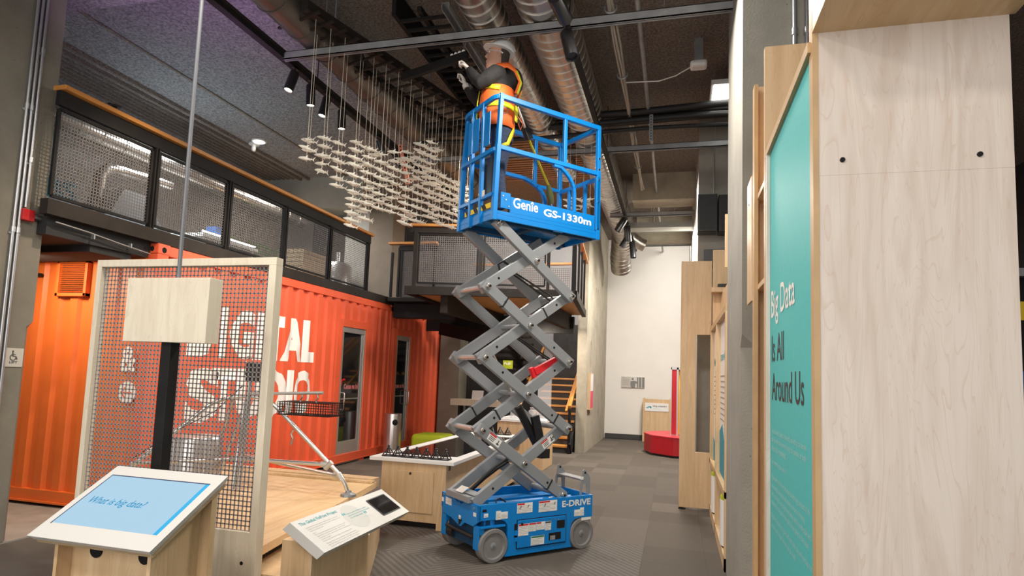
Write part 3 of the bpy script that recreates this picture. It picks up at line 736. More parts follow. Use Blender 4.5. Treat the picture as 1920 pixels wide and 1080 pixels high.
# posts and screen at the right end of the landing
re = thing('landing_side_railing', 'mesh side railing with orange handrail where the landing meets the concrete wall', 'railing', (pB.x, pB.y, 3.26))
e0, e1 = Vector((pB.x - 0.02, pB.y, 0)), Vector((pB.x - 0.3, 14.0, 0)); eu = (e1 - e0).normalized(); EL = (e1 - e0).length
MB().bar(e0 + Vector((0, 0, 4.38)), e1 + Vector((0, 0, 4.38)), 0.14, 0.05).build('handrail', 'handrail', re)
for t0 in (0.0, 0.9, 1.8, 2.7): MB().bar(e0 + eu * t0 + Vector((0, 0, 3.25)), e0 + eu * t0 + Vector((0, 0, 4.33)), 0.08, 0.05, eu).build('post', 'black_steel', re)
lattice(e0 + eu * 0.05 + Vector((0, 0, 3.32)), eu, (0, 0, 1), EL - 0.1, 0.9, 0.04, 0.012, 0.004).build('mesh_infill', 'mesh_steel', re)

# stair: lower flight going away, half landing, upper flight coming back
st = thing('staircase', 'dark steel staircase with orange timber treads and handrails under the landing', 'staircase', (-2.8, 14.0, 0))
for i in range(10):
    z = 0.17 * (i + 1); y = 14.05 + 0.28 * i
    MB().box(-3.45, -2.28, y, y + 0.30, z - 0.045, z).build('tread', 'tread', st, bevel=0.006)
    MB().box(-3.45, -2.28, y + 0.03, y + 0.05, z - 0.17, z - 0.045).build('riser', 'dark_wall', st)
for i in range(8):
    z = 1.7 + 0.17 * (i + 1); y = 16.6 - 0.28 * i
    MB().box(-4.75, -3.55, y - 0.3, y, z - 0.045, z).build('tread', 'brown_steel', st)
    MB().box(-4.75, -3.55, y - 0.28, y - 0.26, z, z + 0.12).build('riser', 'dark_wall', st)
MB().box(-4.75, -2.28, 16.85, 18.2, 1.62, 1.70).build('half_landing', 'soffit_wood', st)
MB().bar((-2.30, 14.0, 0.1), (-2.30, 16.85, 1.83), 0.05, 0.28).bar((-3.47, 14.0, 0.1), (-3.47, 16.85, 1.83), 0.05, 0.28).build('stringer', 'black_steel', st)
MB().bar((-2.33, 14.0, 1.05), (-2.33, 16.9, 2.75), 0.06, 0.07).build('handrail', 'handrail', st)
MB().bar((-2.40, 13.95, 0.95), (-2.40, 16.9, 2.6), 0.05, 0.06).build('handrail', 'handrail', st)
MB().bar((-3.5, 14.0, 1.05), (-3.5, 16.9, 2.75), 0.05, 0.07).build('handrail', 'handrail', st)
MB().bar((-3.5, 16.8, 2.7), (-3.5, 14.6, 4.05), 0.05, 0.07).build('handrail', 'handrail', st)
MB().box(-2.36, -2.30, 13.98, 14.05, 0.0, 1.0).build('newel_post', 'black_steel', st)
MB().bar((-4.0, 16.6, 1.75), (-4.0, 14.0, 3.3), 0.06, 0.3).build('stringer', 'black_steel', st)

# space under the landing
struct(MB().box(-5.78, -5.25, 14.6, 15.2, 0, 3.1).build('column_under_stair', 'concrete_column'))
struct(MB().box(-5.9, -3.6, 16.9, 17.0, 0, 3.2).box(-3.6, -2.26, 18.28, 18.40, 0, 3.3).build('wall_under_stair', 'dark_wall'))
sh = thing('display_shelf', 'pale timber wall shelf with a white card under the landing', 'shelf', (-4.3, 13.2, 1.0))
MB().box(-4.85, -3.3, 13.0, 13.35, 1.02, 1.16).build('shelf_board', 'maple_frame', sh, bevel=0.004)
for x in (-4.7, -3.5): MB().box(x, x + 0.06, 13.1, 13.3, 0, 1.02).build('bracket', 'black_steel', sh)
tag(MB().bar((-4.25, 13.08, 1.16), (-4.25, 13.12, 1.36), 0.26, 0.01, (0, 1, 0)).build('info_card', 'white_laminate', loc=(-4.25, 13.1, 1.16)), 'white information card standing on the timber shelf', 'card')
gs = thing('green_sign', 'small green sign hanging in the dark space under the stair', 'sign', (-3.95, 14.4, 1.95))
MB().box(-4.06, -3.82, 14.4, 14.42, 1.88, 2.08).build('plate', 'lime', gs)
text('sign_lettering', 'Pull!', 'letter_white', gs, (-4.03, 14.398, 1.97), (1, 0, 0), (0, 0, 1), 0.17, 0.07, 0.001, 0.02)
ct = thing('service_counter', 'timber counter with white top beyond the scissor lift', 'counter', (-2.75, 11.6, 0))
MB().box(-3.25, -2.35, 11.3, 12.2, 0.0, 0.86).build('body', 'birch', ct, bevel=0.004)
MB().box(-3.28, -2.32, 11.27, 12.23, 0.86, 0.91).build('counter_top', 'white_laminate', ct, bevel=0.004)
for k, x in enumerate((-2.98, -2.62)):
    t = thing('glass_jar', ('clear jar at the left of the white counter', 'clear jar at the right of the white counter')[k], 'jar', (x, 11.55, 0.91))
    MB().lathe((x, 11.55, 0.91), (0, 0, 1), [(0, 0.09), (0.16, 0.09), (0.18, 0.06), (0.2, 0.06)], 18).build('jar_body', 'clear_plastic', t, smooth=True)
    MB().lathe((x, 11.55, 1.11), (0, 0, 1), [(0, 0.065), (0.025, 0.065)], 18).build('lid', 'aluminium', t)
cs = thing('counter_screen', 'clear plastic screen standing on the white counter', 'screen', (-2.45, 11.8, 0.91))
MB().box(-2.62, -2.35, 11.9, 11.91, 0.95, 1.75).build('pane', 'clear_plastic', cs)
MB().box(-2.62, -2.35, 11.86, 11.95, 0.91, 0.95).build('foot', 'aluminium', cs)
# ------------------------------------------------------------------ game table with black stands
tb = thing('display_table', 'timber display table with white rim and black glass top beside the lift', 'table', (-2.85, 8.1, 0))
tx0, tx1, ty0, ty1 = -3.36, -2.34, 6.47, 9.95
MB().box(tx0 + 0.14, tx1 - 0.10, ty0 + 0.04, ty1 - 0.1, 0.07, 0.72).build('body', 'birch', tb, bevel=0.004)
MB().box(tx0 + 0.2, tx1 - 0.16, ty0 + 0.12, ty1 - 0.2, 0.0, 0.07).build('plinth', 'black_plastic', tb)
MB().box(tx1 - 0.19, tx1 - 0.10, ty0 + 0.035, ty0 + 0.12, 0.0, 0.08).build('foot', 'birch', tb)
tp = MB(); w_ = 0.12
tp.box(tx0, tx1, ty0, ty0 + 0.42, 0.715, 0.755).box(tx0, tx1, ty1 - 0.42, ty1, 0.715, 0.755).box(tx0, tx0 + w_, ty0 + 0.42, ty1 - 0.42, 0.715, 0.755).box(tx1 - w_, tx1, ty0 + 0.42, ty1 - 0.42, 0.715, 0.755)
tp.build('rim', 'white_laminate', tb, bevel=0.004)
MB().box(tx0 + w_, tx1 - w_, ty0 + 0.42, ty1 - 0.42, 0.715, 0.748).build('glass_top', 'table_glass', tb)
dp = MB(); dp.box(tx0 + 0.34, tx1 - 0.24, ty0 + 0.028, ty0 + 0.042, 0.17, 0.62)
dpo = dp.build('access_panel', 'birch', tb, bevel=0.003)
MB().tube([(-2.86, ty0 + 0.022, 0.595), (-2.86, ty0 + 0.03, 0.595)], 0.014, 12).build('lock', 'black_plastic', dpo)
MB().box(tx1 - 0.099, tx1 - 0.095, ty0 + 0.12, ty0 + 0.17, 0.64, 0.70).build('socket', 'black_plastic', tb)
def stand_mesh():
    mb = MB(); b = 0.052; h = 0.085
    for s1 in (-1, 1):
        for s2 in (-1, 1):
            mb.bar((s1 * b, s2 * b, 0.004), (s1 * 0.012, s2 * 0.012, h), 0.010, 0.010)
    for s1 in (-1, 1):
        mb.bar((-b, s1 * b, 0.006), (b, s1 * b, 0.006), 0.012, 0.010); mb.bar((s1 * b, -b, 0.006), (s1 * b, b, 0.006), 0.012, 0.010)
        mb.bar((-b * 0.62, s1 * b * 0.62, 0.038), (b * 0.62, s1 * b * 0.62, 0.038), 0.008, 0.008); mb.bar((s1 * b * 0.62, -b * 0.62, 0.038), (s1 * b * 0.62, b * 0.62, 0.038), 0.008, 0.008)
    mb.lathe((0, 0, h - 0.004), (0, 0, 1), [(0, 0.018), (0.012, 0.020), (0.02, 0.011), (0.028, 0.016), (0.036, 0.016), (0.044, 0.006)], 12)
    return mb
sm_ = stand_mesh().build('cable_stand', 'black_plastic', local=True); sme = sm_.data; bpy.data.objects.remove(sm_)
ords = ('first', 'second', 'third', 'fourth', 'fifth', 'sixth', 'seventh')
for i in range(7):
    o = bpy.data.objects.new('pyramid_stand', sme); COL.objects.link(o); o.location = (-3.19 + i * 0.117, 6.60 + 0.0 * i, 0.755)
    tag(o, 'small black pyramid stand, %s from the left on the near table end' % ords[i], 'stand', 'pyramid stands on the near table end')
for i in range(4):
    o = bpy.data.objects.new('pyramid_stand', sme); COL.objects.link(o); o.location = (-3.03 + i * 0.13, 9.80, 0.755)
    tag(o, 'small black pyramid stand, %s from the left on the far table end' % ords[i], 'stand', 'pyramid stands on the far table end')

pf = thing('pouf', 'lime green upholstered square pouf behind the display table', 'pouf', (-4.85, 12.2, 0))
MB().box(-5.22, -4.50, 11.75, 12.45, 0.04, 0.46).build('cushion', 'lime', pf, smooth=True, bevel=0.09, segs=5)
MB().box(-5.15, -4.57, 11.82, 12.38, 0.0, 0.05).build('base', 'black_plastic', pf)
bn = thing('litter_bin', 'stainless steel cylindrical litter bin with black opening between the red doors', 'bin', (-5.42, 11.35, 0))
MB().lathe((-5.42, 11.35, 0), (0, 0, 1), [(0, 0.17), (0.86, 0.17), (0.88, 0.165), (0.885, 0.15)], 32).build('drum', 'steel', bn, smooth=True)
MB().ball((-5.33, 11.235, 0.72), 0.06, 12, (1.0, 0.9, 1.1)).build('opening', 'hole', bn, smooth=True)

# ------------------------------------------------------------------ stage with the camera rig
sg = thing('exhibit_stage', 'low birch plywood stage carrying the tubular camera rig', 'stage', (-3.9, 4.8, 0))
poly = [(-4.05, 3.52), (-2.585, 3.52), (-3.03, 6.02), (-5.25, 6.02)]
MB().prism(poly, (0, 0, 0.50), (1, 0, 0), (0, 1, 0), (0, 0, 0.06)).build('deck', 'birch_flat', sg, bevel=0.003)
MB().prism([(-4.03, 3.56), (-2.68, 3.56), (-3.10, 5.9), (-5.15, 5.9)], (0, 0, 0.42), (1, 0, 0), (0, 1, 0), (0, 0, 0.08)).build('recess', 'soffit_dark', sg)
MB().prism([(-4.0, 3.50), (-2.36, 3.50), (-2.36, 4.62), (-2.9, 5.9), (-5.1, 5.9)], (0, 0, 0), (1, 0, 0), (0, 1, 0), (0, 0, 0.42)).build('base', 'birch', sg, bevel=0.003)
MB().box(-5.3, -3.04, 5.96, 6.10, 0.50, 0.60).box(-5.3, -3.02, 5.90, 5.97, 0.56, 0.585).build('rear_lip', 'birch', sg, bevel=0.004)
MB().box(-4.6, -2.75, 4.90, 4.903, 0.5595, 0.5605).build('deck_joint', 'ply_edge', sg)

fr = thing('mesh_screen', 'tall plywood frame filled with grey wire mesh in front of the stage', 'screen', (-3.24, 3.4, 0))
X0, X1, ZT = -3.97, -2.505, 2.437
for nm, b in (('top_rail', (X0, X1, 3.40, 3.47, ZT - 0.05, ZT)), ('stile', (X0, X0 + 0.04, 3.40, 3.47, 0, ZT - 0.05)), ('stile', (X1 - 0.055, X1, 3.40, 3.47, 0, ZT - 0.05)), ('lower_panel', (X0 + 0.04, X1 - 0.055, 3.41, 3.45, 0, 0.69))):
    MB().box(*b).build(nm, 'maple_frame', fr, bevel=0.002)
lattice((X0 + 0.04, 3.435, 0.69), (1, 0, 0), (0, 0, 1), X1 - 0.055 - X0 - 0.04, ZT - 0.05 - 0.69, 0.0305, 0.0078, 0.004).build('wire_mesh', 'screen_wire', fr)
MB().tube([(-2.61, 3.409, 0.50), (-2.61, 3.411, 0.50)], 0.012, 10).build('bolt_hole', 'hole', fr)

rg = thing('camera_rig', 'galvanised tube underwater camera rig with bait cage standing on the stage', 'camera rig', (-3.8, 5.1, 0.56))
R_ = 0.019
def tubep(name, pts, r=R_, m='steel'): return MB().tube(pts, r, 12).build(name, m, rg, smooth=True)
def bend(a, b, c, rad=0.12, n=6):
    a, b, c = Vector(a), Vector(b), Vector(c); p = b + (a - b).normalized() * rad; q = b + (c - b).normalized() * rad
    return [p * (1 - t) ** 2 + b * 2 * t * (1 - t) + q * t * t for t in [i / n for i in range(n + 1)]]
ft = Vector((-2.92, 5.25, 0.575)); kn = Vector((-2.98, 5.24, 0.72)); sh_ = Vector((-3.78, 5.16, 1.42)); hub = Vector((-3.97, 5.1, 1.44))
tubep('arch_tube', [ft] + bend(ft, kn, sh_, 0.09) + bend(kn, sh_, hub, 0.14) + [hub])
lf = Vector((-4.55, 4.25, 0.575)); lk = Vector((-4.52, 4.32, 0.8)); ls2 = Vector((-4.2, 4.95, 1.40))
tubep('arch_tube', [lf] + bend(lf, lk, ls2, 0.09) + bend(lk, ls2, hub, 0.14) + [hub])
rf = Vector((-4.9, 5.85, 0.575)); rk = Vector((-4.85, 5.8, 0.8)); rs = Vector((-4.25, 5.25, 1.42))
tubep('arch_tube', [rf] + bend(rf, rk, rs, 0.09) + bend(rk, rs, hub, 0.14) + [hub])
tubep('centre_post', [(-3.93, 5.02, 0.575), (-3.96, 5.1, 1.72)], 0.021)
tubep('brace_tube', [(-3.9, 4.9, 0.6), (-3.97, 5.06, 1.38)], 0.016)
tubep('brace_tube', [(-4.25, 5.1, 0.6), (-3.98, 5.1, 1.40)], 0.014)
tubep('cross_tube', [(-3.13, 5.22, 0.835), (-4.05, 5.12, 0.84)])
tubep('cross_tube', [(-2.99, 5.24, 0.73), (-4.5, 5.8, 0.76)])
tubep('cross_tube', [(-4.05, 5.1, 0.84), (-4.5, 4.34, 0.86)], 0.015)
for p, q in (((-3.20, 5.215, 0.835), (-3.12, 5.225, 0.835)), ((-3.10, 5.28, 0.735), (-3.02, 5.25, 0.73)), ((-3.16, 5.215, 0.80), (-3.10, 5.225, 0.86)), ((-2.99, 5.24, 0.70), (-3.03, 5.235, 0.76))):
    MB().tube([p, q], 0.027, 12).build('clamp', 'aluminium', rg, smooth=True)
for p in (ft, lf, rf): MB().lathe((p.x, p.y, 0.56), (0, 0, 1), [(0, 0.075), (0.02, 0.07), (0.035, 0.03), (0.05, 0.025)], 14).build('foot_weight', 'galvanised', rg)
MB().box(-3.97, -3.87, 5.04, 5.16, 1.58, 1.76).build('camera_housing', 'black_plastic', rg, bevel=0.01)
MB().tube([(-3.92, 5.045, 1.66), (-3.92, 5.015, 1.66)], 0.035, 14).build('lens', 'glass_dark', rg)
MB().tube(arc((-3.97, 5.08, 1.78), 0.04, 0, 2 * PI, 12, (1, 0, 0), (0, 0, 1)), 0.006, 6).build('lifting_ring', 'steel', rg)
tubep('bait_arm', [(-3.96, 5.1, 1.46), (-3.22, 5.2, 1.50)], 0.015, 'aluminium')
bk = MB(); bx0, bx1, by0, by1, bz0, bz1 = -3.62, -3.08, 5.08, 5.36, 1.285, 1.405
cage = MB()
for (p_, u_, v_, w1, h1) in (((bx0, by0, bz0), (1, 0, 0), (0, 0, 1), bx1 - bx0, bz1 - bz0), ((bx0, by1, bz0), (1, 0, 0), (0, 0, 1), bx1 - bx0, bz1 - bz0), ((bx0, by0, bz0), (0, 1, 0), (0, 0, 1), by1 - by0, bz1 - bz0), ((bx1, by0, bz0), (0, 1, 0), (0, 0, 1), by1 - by0, bz1 - bz0), ((bx0, by0, bz0), (1, 0, 0), (0, 1, 0), bx1 - bx0, by1 - by0), ((bx0, by0, bz1), (1, 0, 0), (0, 1, 0), bx1 - bx0, by1 - by0)):
    l_ = lattice(p_, u_, v_, w1, h1, 0.026, 0.004); cage.add(l_.v, l_.f)
cage.build('bait_cage', 'black_plastic', rg)
for x in (-3.45, -3.28): MB().tube([(x, 5.2, 1.49), (x + 0.01, 5.2, 1.45), (x - 0.01, 5.2, 1.42), (x, 5.2, 1.39)], 0.008, 8).build('shackle', 'steel', rg)
MB().tube([(-3.50, 5.18, 1.14), (-3.52, 5.18, 1.10), (-3.50, 5.18, 1.06), (-3.515, 5.18, 1.00)], 0.009, 8).build('snap_hook', 'steel', rg)
MB().tube([(-3.98, 5.05, 1.55), (-4.15, 4.9, 1.3), (-4.35, 4.65, 1.12), (-4.5, 4.36, 0.9)], 0.006, 6).build('cable', 'black_rubber', rg)
dm = thing('steel_drum', 'ribbed stainless steel drum on the stage behind the wire mesh', 'drum', (-4.83, 5.45, 0.56))
MB().lathe((-4.83, 5.45, 0.56), (0, 0, 1), [(0, 0.25), (0.40, 0.25), (0.42, 0.235)], 36).build('shell', 'steel', dm, smooth=True)
for i in range(14):
    a = -PI * 0.9 + i * PI * 0.068
    MB().tube([(-4.83 + 0.252 * math.cos(a), 5.45 + 0.252 * math.sin(a), 0.58), (-4.83 + 0.252 * math.cos(a), 5.45 + 0.252 * math.sin(a), 0.96)], 0.008, 6).build('rib', 'steel', dm)
tag(MB().box(-4.45, -4.0, 3.95, 4.3, 0.56, 0.60).build('plywood_step', 'birch_flat', loc=(-4.2, 4.1, 0.56)), 'thin plywood plate lying on the stage behind the mesh', 'plate')

# ------------------------------------------------------------------ reading rail "The Global FinPrint Project"
rr = thing('reading_rail', 'tilted white text panel with a small black screen beside the stage', 'text panel', (-2.2, 3.9, 0))
A0, A1 = Vector((-2.233, 3.335, 0.80)), Vector((-1.986, 3.335, 0.65))   # upper and lower long edge
su = (A1 - A0); WW = su.length; su.normalize(); LL = 1.195; yv_ = Vector((0, 1, 0)); nn = yv_.cross(su) * -1
if nn.z < 0: nn = -nn
pn = MB(); lowo = su * 0.035 - nn * 0.065
top = [A0, A0 + su * WW, A0 + su * WW + yv_ * LL, A0 + yv_ * LL]
bot = [p - nn * 0.065 + Vector((0, d, 0)) + su * e for p, d, e in zip(top, (-0.0, -0.0, 0.0, 0.0), (-0.02, -0.02, -0.02, -0.02))]
pn.add(bot + top, [(3, 2, 1, 0), (4, 5, 6, 7), (0, 1, 5, 4), (1, 2, 6, 5), (2, 3, 7, 6), (3, 0, 4, 7)])
pn.build('panel', 'kiosk_white', rr, bevel=0.002)
def onp(a, b, d=0.0): return A0 + yv_ * a + su * b + nn * d      # a along, b down
up_ = -su
def rtext(body, a, b, w, h, m, bold=0.0, nm='panel_lettering'): text(nm, body, m, rr, onp(a, b), yv_, up_, w, h, 0.0012, bold)
rtext('The Global FinPrint Project', 0.045, 0.062, 0.42, 0.034, 'teal_ink', 0.006)
lines = [(0.06, 'Global FinPrint brings together researchers from all over the', .36), (0.06, 'world to learn about the diminishing number of sharks, rays, and', .37), (0.06, 'skates on tropical reefs.', .15), (0.06, 'Why?', .035),
         (0.06, 'Plummeting shark populations upset the entire marine web,', .35), (0.06, 'important as they maintain the reefs and the marine', .32), (0.06, 'populations in check, among all the threats of overfishing and', .38), (0.06, 'oceanic collapse.', .11), (0.06, 'Preserving tropical reefs begins with protecting sharks.', .34),
         (0.06, 'Question:What role do they play? Their presence here to', .36), (0.06, 'each of 90 species of the tropical reef shark, add as part of', .37), (0.06, 'the power of this project, we can “SeeTree” on a monitor.', .35)]
for i, (a, s_, w) in enumerate(lines): rtext(s_, a + 0.003 * i, 0.088 + i * 0.0158 + (0.006 if i > 2 else 0) + (0.008 if i > 8 else 0), w, 0.0095, 'grey_ink', 0.0, 'body_text')
ov = MB(); N_ = 36
ov.add([onp(0.585 + 0.125 * math.cos(2 * PI * k / N_) * 1.0, 0.135 + 0.115 * math.sin(2 * PI * k / N_), 0.0008) for k in range(N_)], [tuple(range(N_))])
ov.build('grey_oval', 'oval_grey', rr)
rtext('“', 0.475, 0.098, 0.035, 0.022, 'teal_ink', 0.03); rtext('”', 0.70, 0.150, 0.035, 0.022, 'teal_ink', 0.03)
for i, (s_, w) in enumerate((('I hope the world is shifting from people', .27), ('being afraid of sharks to people being afraid', .29), ('of a world with no sharks.', .17))): rtext(s_, 0.515, 0.105 + i * 0.0195, w, 0.0135, 'teal_ink', 0.0)
rtext('Demian Chapman', 0.64, 0.178, 0.10, 0.010, 'pale_teal')
sc = MB(); q = [onp(0.86, 0.055, 0.0006), onp(0.86, 0.225, 0.0006), onp(1.135, 0.225, 0.0006), onp(1.135, 0.055, 0.0006)]
sc.add(q + [p + nn * 0.002 for p in q], [(0, 1, 2, 3), (7, 6, 5, 4), (0, 4, 5, 1), (1, 5, 6, 2), (2, 6, 7, 3), (3, 7, 4, 0)])
scr = sc.build('tablet_screen', 'glass_dark', rr)
bz = MB()
for a, b in zip(q, q[1:] + q[:1]): bz.bar(a + nn * 0.002, b + nn * 0.002, 0.008, 0.004, nn)
bz.build('screen_bezel', 'black_plastic', scr)
MB().box(-2.355, -2.14, 3.45, 4.17, 0.0, 0.66).build('support_block', 'birch', rr)

# ------------------------------------------------------------------ touch kiosk
mat('conduit_dark', (0.16, 0.165, 0.18), 0.5, 0.3)
kk = thing('touch_kiosk', 'plywood touch kiosk with white slanted screen reading What is big data?', 'kiosk', (-2.63, 2.6, 0))
K0, K1 = Vector((-2.99, 2.33, 0.885)), Vector((-2.99, 2.805, 1.152)); kv = (K1 - K0); KL = kv.length; kv.normalize(); ku = Vector((1, 0, 0)); kn_ = ku.cross(kv); KW = 0.725
def kp(a, b, d=0.0): return K0 + ku * a + kv * b + kn_ * d
def slab(mb, a0, a1, b0, b1, d0, d1, inset=0.0):
    t = [kp(a0, b0, d1), kp(a1, b0, d1), kp(a1, b1, d1), kp(a0, b1, d1)]; b = [kp(a0 + inset, b0 + inset, d0), kp(a1 - inset, b0 + inset, d0), kp(a1 - inset, b1 - inset, d0), kp(a0 + inset, b1 - inset, d0)]
    return mb.add(b + t, [(3, 2, 1, 0), (4, 5, 6, 7), (0, 1, 5, 4), (1, 2, 6, 5), (2, 3, 7, 6), (3, 0, 4, 7)])
slab(MB(), 0, KW, 0, KL, -0.035, 0.0, 0.015).build('bezel', 'kiosk_white', kk, bevel=0.003)
slab(MB(), 0.02, KW - 0.02, 0.02, KL - 0.02, -0.055, -0.035).build('backing_board', 'ply_edge', kk)
so = slab(MB(), 0.048, 0.675, 0.098, 0.462, 0.0003, 0.0012).build('screen', 'screen_blue', kk)
slab(MB(), 0.652, 0.675, 0.098, 0.462, 0.0012, 0.0018).build('screen_band', 'screen_band', so)
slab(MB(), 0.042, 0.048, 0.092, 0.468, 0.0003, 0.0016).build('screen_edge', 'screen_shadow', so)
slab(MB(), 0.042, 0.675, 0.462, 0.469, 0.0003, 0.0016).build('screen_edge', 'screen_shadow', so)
text('screen_lettering', 'What is big data?', 'screen_text', so, kp(0.10, 0.235, 0.0012), ku, kv, 0.345, 0.062, 0.001, 0.006, shear=0.2)
# cabinet under the screen
MB().box(-2.90, -2.35, 2.50, 2.51, 0, 0.90).build('front_board', 'birch', kk)
MB().prism([(2.42, 0), (2.78, 0), (2.78, 1.085), (2.42, 0.885)], (-2.915, 0, 0), (0, 1, 0), (0, 0, 1), (0.02, 0, 0)).build('side_board', 'birch', kk)
MB().prism([(2.42, 0), (2.52, 0), (2.52, 0.94), (2.42, 0.885)], (-2.36, 0, 0), (0, 1, 0), (0, 0, 1), (0.02, 0, 0)).build('side_board', 'birch', kk)
MB().prism([(2.52, 0), (2.80, 0), (2.80, 1.10), (2.52, 0.94)], (-2.38, 0, 0), (0, 1, 0), (0, 0, 1), (0.02, 0, 0)).build('side_board', 'birch', kk)
MB().prism([(2.74, 0), (2.78, 0), (2.78, 1.085), (2.74, 1.065)], (-2.36, 0, 0), (0, 1, 0), (0, 0, 1), (0.06, 0, 0)).build('corner_batten', 'birch', kk)
MB().box(-2.91, -2.33, 2.78, 2.80, 0, 1.08).build('back_board', 'birch', kk)
for x in (-2.745, -2.45): MB().tube([(x, 2.492, 0.80), (x, 2.5, 0.80)], 0.036, 18).build('cable_hole', 'hole', kk)
MB().box(-2.895, -2.825, 2.93, 3.0, 0.0, 1.88).build('mast', 'black_steel', kk, bevel=0.004, label='black square mast')
bx = MB().box(-3.145, -2.565, 2.90, 3.005, 1.848, 2.222).build('overhead_box', 'maple_frame', kk, bevel=0.002, label='plain plywood box at the top of the mast')
MB().tube([(-2.845, 2.965, 2.22), (-2.85, 2.965, 3.2), (-2.855, 2.965, CEIL - 0.002)], 0.012, 10).build('conduit_drop', 'conduit_dark', kk, smooth=True)

# ------------------------------------------------------------------ right hand exhibit walls
XR = 0.462
w1 = thing('big_data_wall', 'tall pale maple exhibit wall with teal Big Data panel at the right', 'exhibit wall', (0.78, 2.9, 0))
mat('maple_edge', (0.55, 0.36, 0.18), 0.5, var=0.1)
MB().box(0.485, 1.082, 2.35, 2.372, 0, 2.484).build('face_board', 'maple_flash_lit', w1)
MB().box(0.485, 1.082, 2.35, 2.372, 2.4845, 3.02).build('face_board', 'maple_flash_lit', w1)
MB().box(0.466, 0.485, 2.345, 2.40, 0, 3.35).build('edge_board', 'maple_edge', w1)
for x, z in ((0.562, 2.538), (0.982, 2.534)): MB().tube([(x, 2.343, z), (x, 2.352, z)], 0.0085, 14).tube([(x, 2.341, z), (x, 2.343, z)], 0.004, 8).build('bolt', 'black_steel', w1, smooth=True)
MB().box(0.466, 1.10, 1.93, 2.35, 3.02, 3.04).build('canopy_soffit', 'birch_flat', w1)
MB().box(0.466, 0.484, 1.93, 2.35, 3.04, 3.35).box(0.484, 1.10, 1.93, 1.95, 3.04, 3.35).build('canopy_fascia', 'maple_flash_lit', w1)
MB().box(0.472, 0.49, 2.40, 3.44, 0.12, 2.96).build('teal_panel', 'teal', w1)
MB().box(0.455, 0.535, 2.372, 3.50, 2.96, 3.0).build('top_frame', 'maple_edge', w1)
MB().box(0.455, 0.535, 3.44, 3.475, 0, 2.96).build('side_frame', 'maple_flash_lit', w1)
MB().box(0.455, 1.05, 3.50, 3.54, 0, 3.60).build('divider', 'birch', w1)
MB().box(0.50, 1.05, 2.40, 3.5, 0.0, 0.12).build('plinth', 'birch', w1)
MB().box(1.06, 1.082, 2.372, 3.54, 0.0, 3.02).build('end_board', 'maple_flash_lit', w1)
MB().box(0.50, 1.06, 2.38, 3.50, 2.93, 2.955).build('top_board', 'birch', w1)
TX, TU = 0.472, (0, -1, 0)
def ttext(body, y, z, w, h, m, bold=0.0): text('panel_lettering', body, m, w1, (TX, y, z), TU, (0, 0, 1), w, h, 0.0015, bold)
ttext('Big Data', 3.387, 2.028, 0.647, 0.182, 'letter_white', 0.010)
ttext('Is All', 3.372, 1.848, 0.357, 0.134, 'brown_ink', 0.004)
ttext('Around Us', 3.371, 1.657, 0.808, 0.135, 'brown_ink', 0.004)
para = [(1.501, 'So much of what happens in the world, and with us, can become', .86), (1.46, 'data. But when data becomes too large, too complex, or simply', .86), (1.423, 'moves too fast—it overwhelms.', .42), (1.353, "That's where big data comes in.", .43),
        (1.276, 'Big data refers to the ways that people analyze large amounts of info', .92), (1.232, 'for meaningful connections and patterns: amounts of meaning', .82), (1.192, 'and is so broad, it can range from finding what is predictable with', .94), (1.152, 'numbers from the past to the health of our planet in the future.', .90), (1.087, 'Big data is all around us; it grows with every click, step and heartbeat that', .95), (1.04, 'we take, and it shapes how we see the world.', .64)]
for z, s_, w in para: text('body_text', s_, 'pale_teal', w1, (TX, 3.384, z - 0.017), TU, (0, 0, 1), w, 0.033, 0.0012, 0.0)

w2 = thing('plywood_shelf_unit', 'tall narrow birch shelf unit between the teal panel and the concrete column', 'shelving', (0.6, 4.1, 0))
MB().box(0.46, 1.0, 4.03, 4.06, 0.0, 3.62).build('end_board', 'birch', w2)
MB().box(0.452, 0.475, 3.95, 4.03, 0.10, 3.60).build('face_edge', 'maple_edge', w2)
for z in (0.55, 2.30, 2.86): MB().box(0.47, 0.95, 3.54, 4.03, z, z + 0.03).build('shelf_board', 'birch', w2)
MB().box(0.9, 0.92, 3.54, 4.03, 0.1, 3.5).build('back_board', 'birch', w2)
MB().box(0.448, 0.462, 4.06, 4.30, 2.25, 3.05).build('side_panel', 'birch', w2)
MB().tube([(0.446, 4.2, 2.9), (0.449, 4.2, 2.9)], 0.008, 8).build('screw', 'black_steel', w2)

cc = thing('conduit_pair', 'pair of silver conduits rising on the right concrete column behind the plywood', 'conduit', (0.87, 4.8, 3.5))
for x in (0.83, 0.915):
    MB().tube([(x, 4.775, 0.0), (x, 4.775, CEIL)], 0.017, 12).build('pipe', 'conduit', cc, smooth=True)
    for z in (4.2, 4.35): MB().tube([(x, 4.775, z), (x, 4.775, z + 0.05)], 0.024, 12).build('coupling', 'conduit', cc, smooth=True)

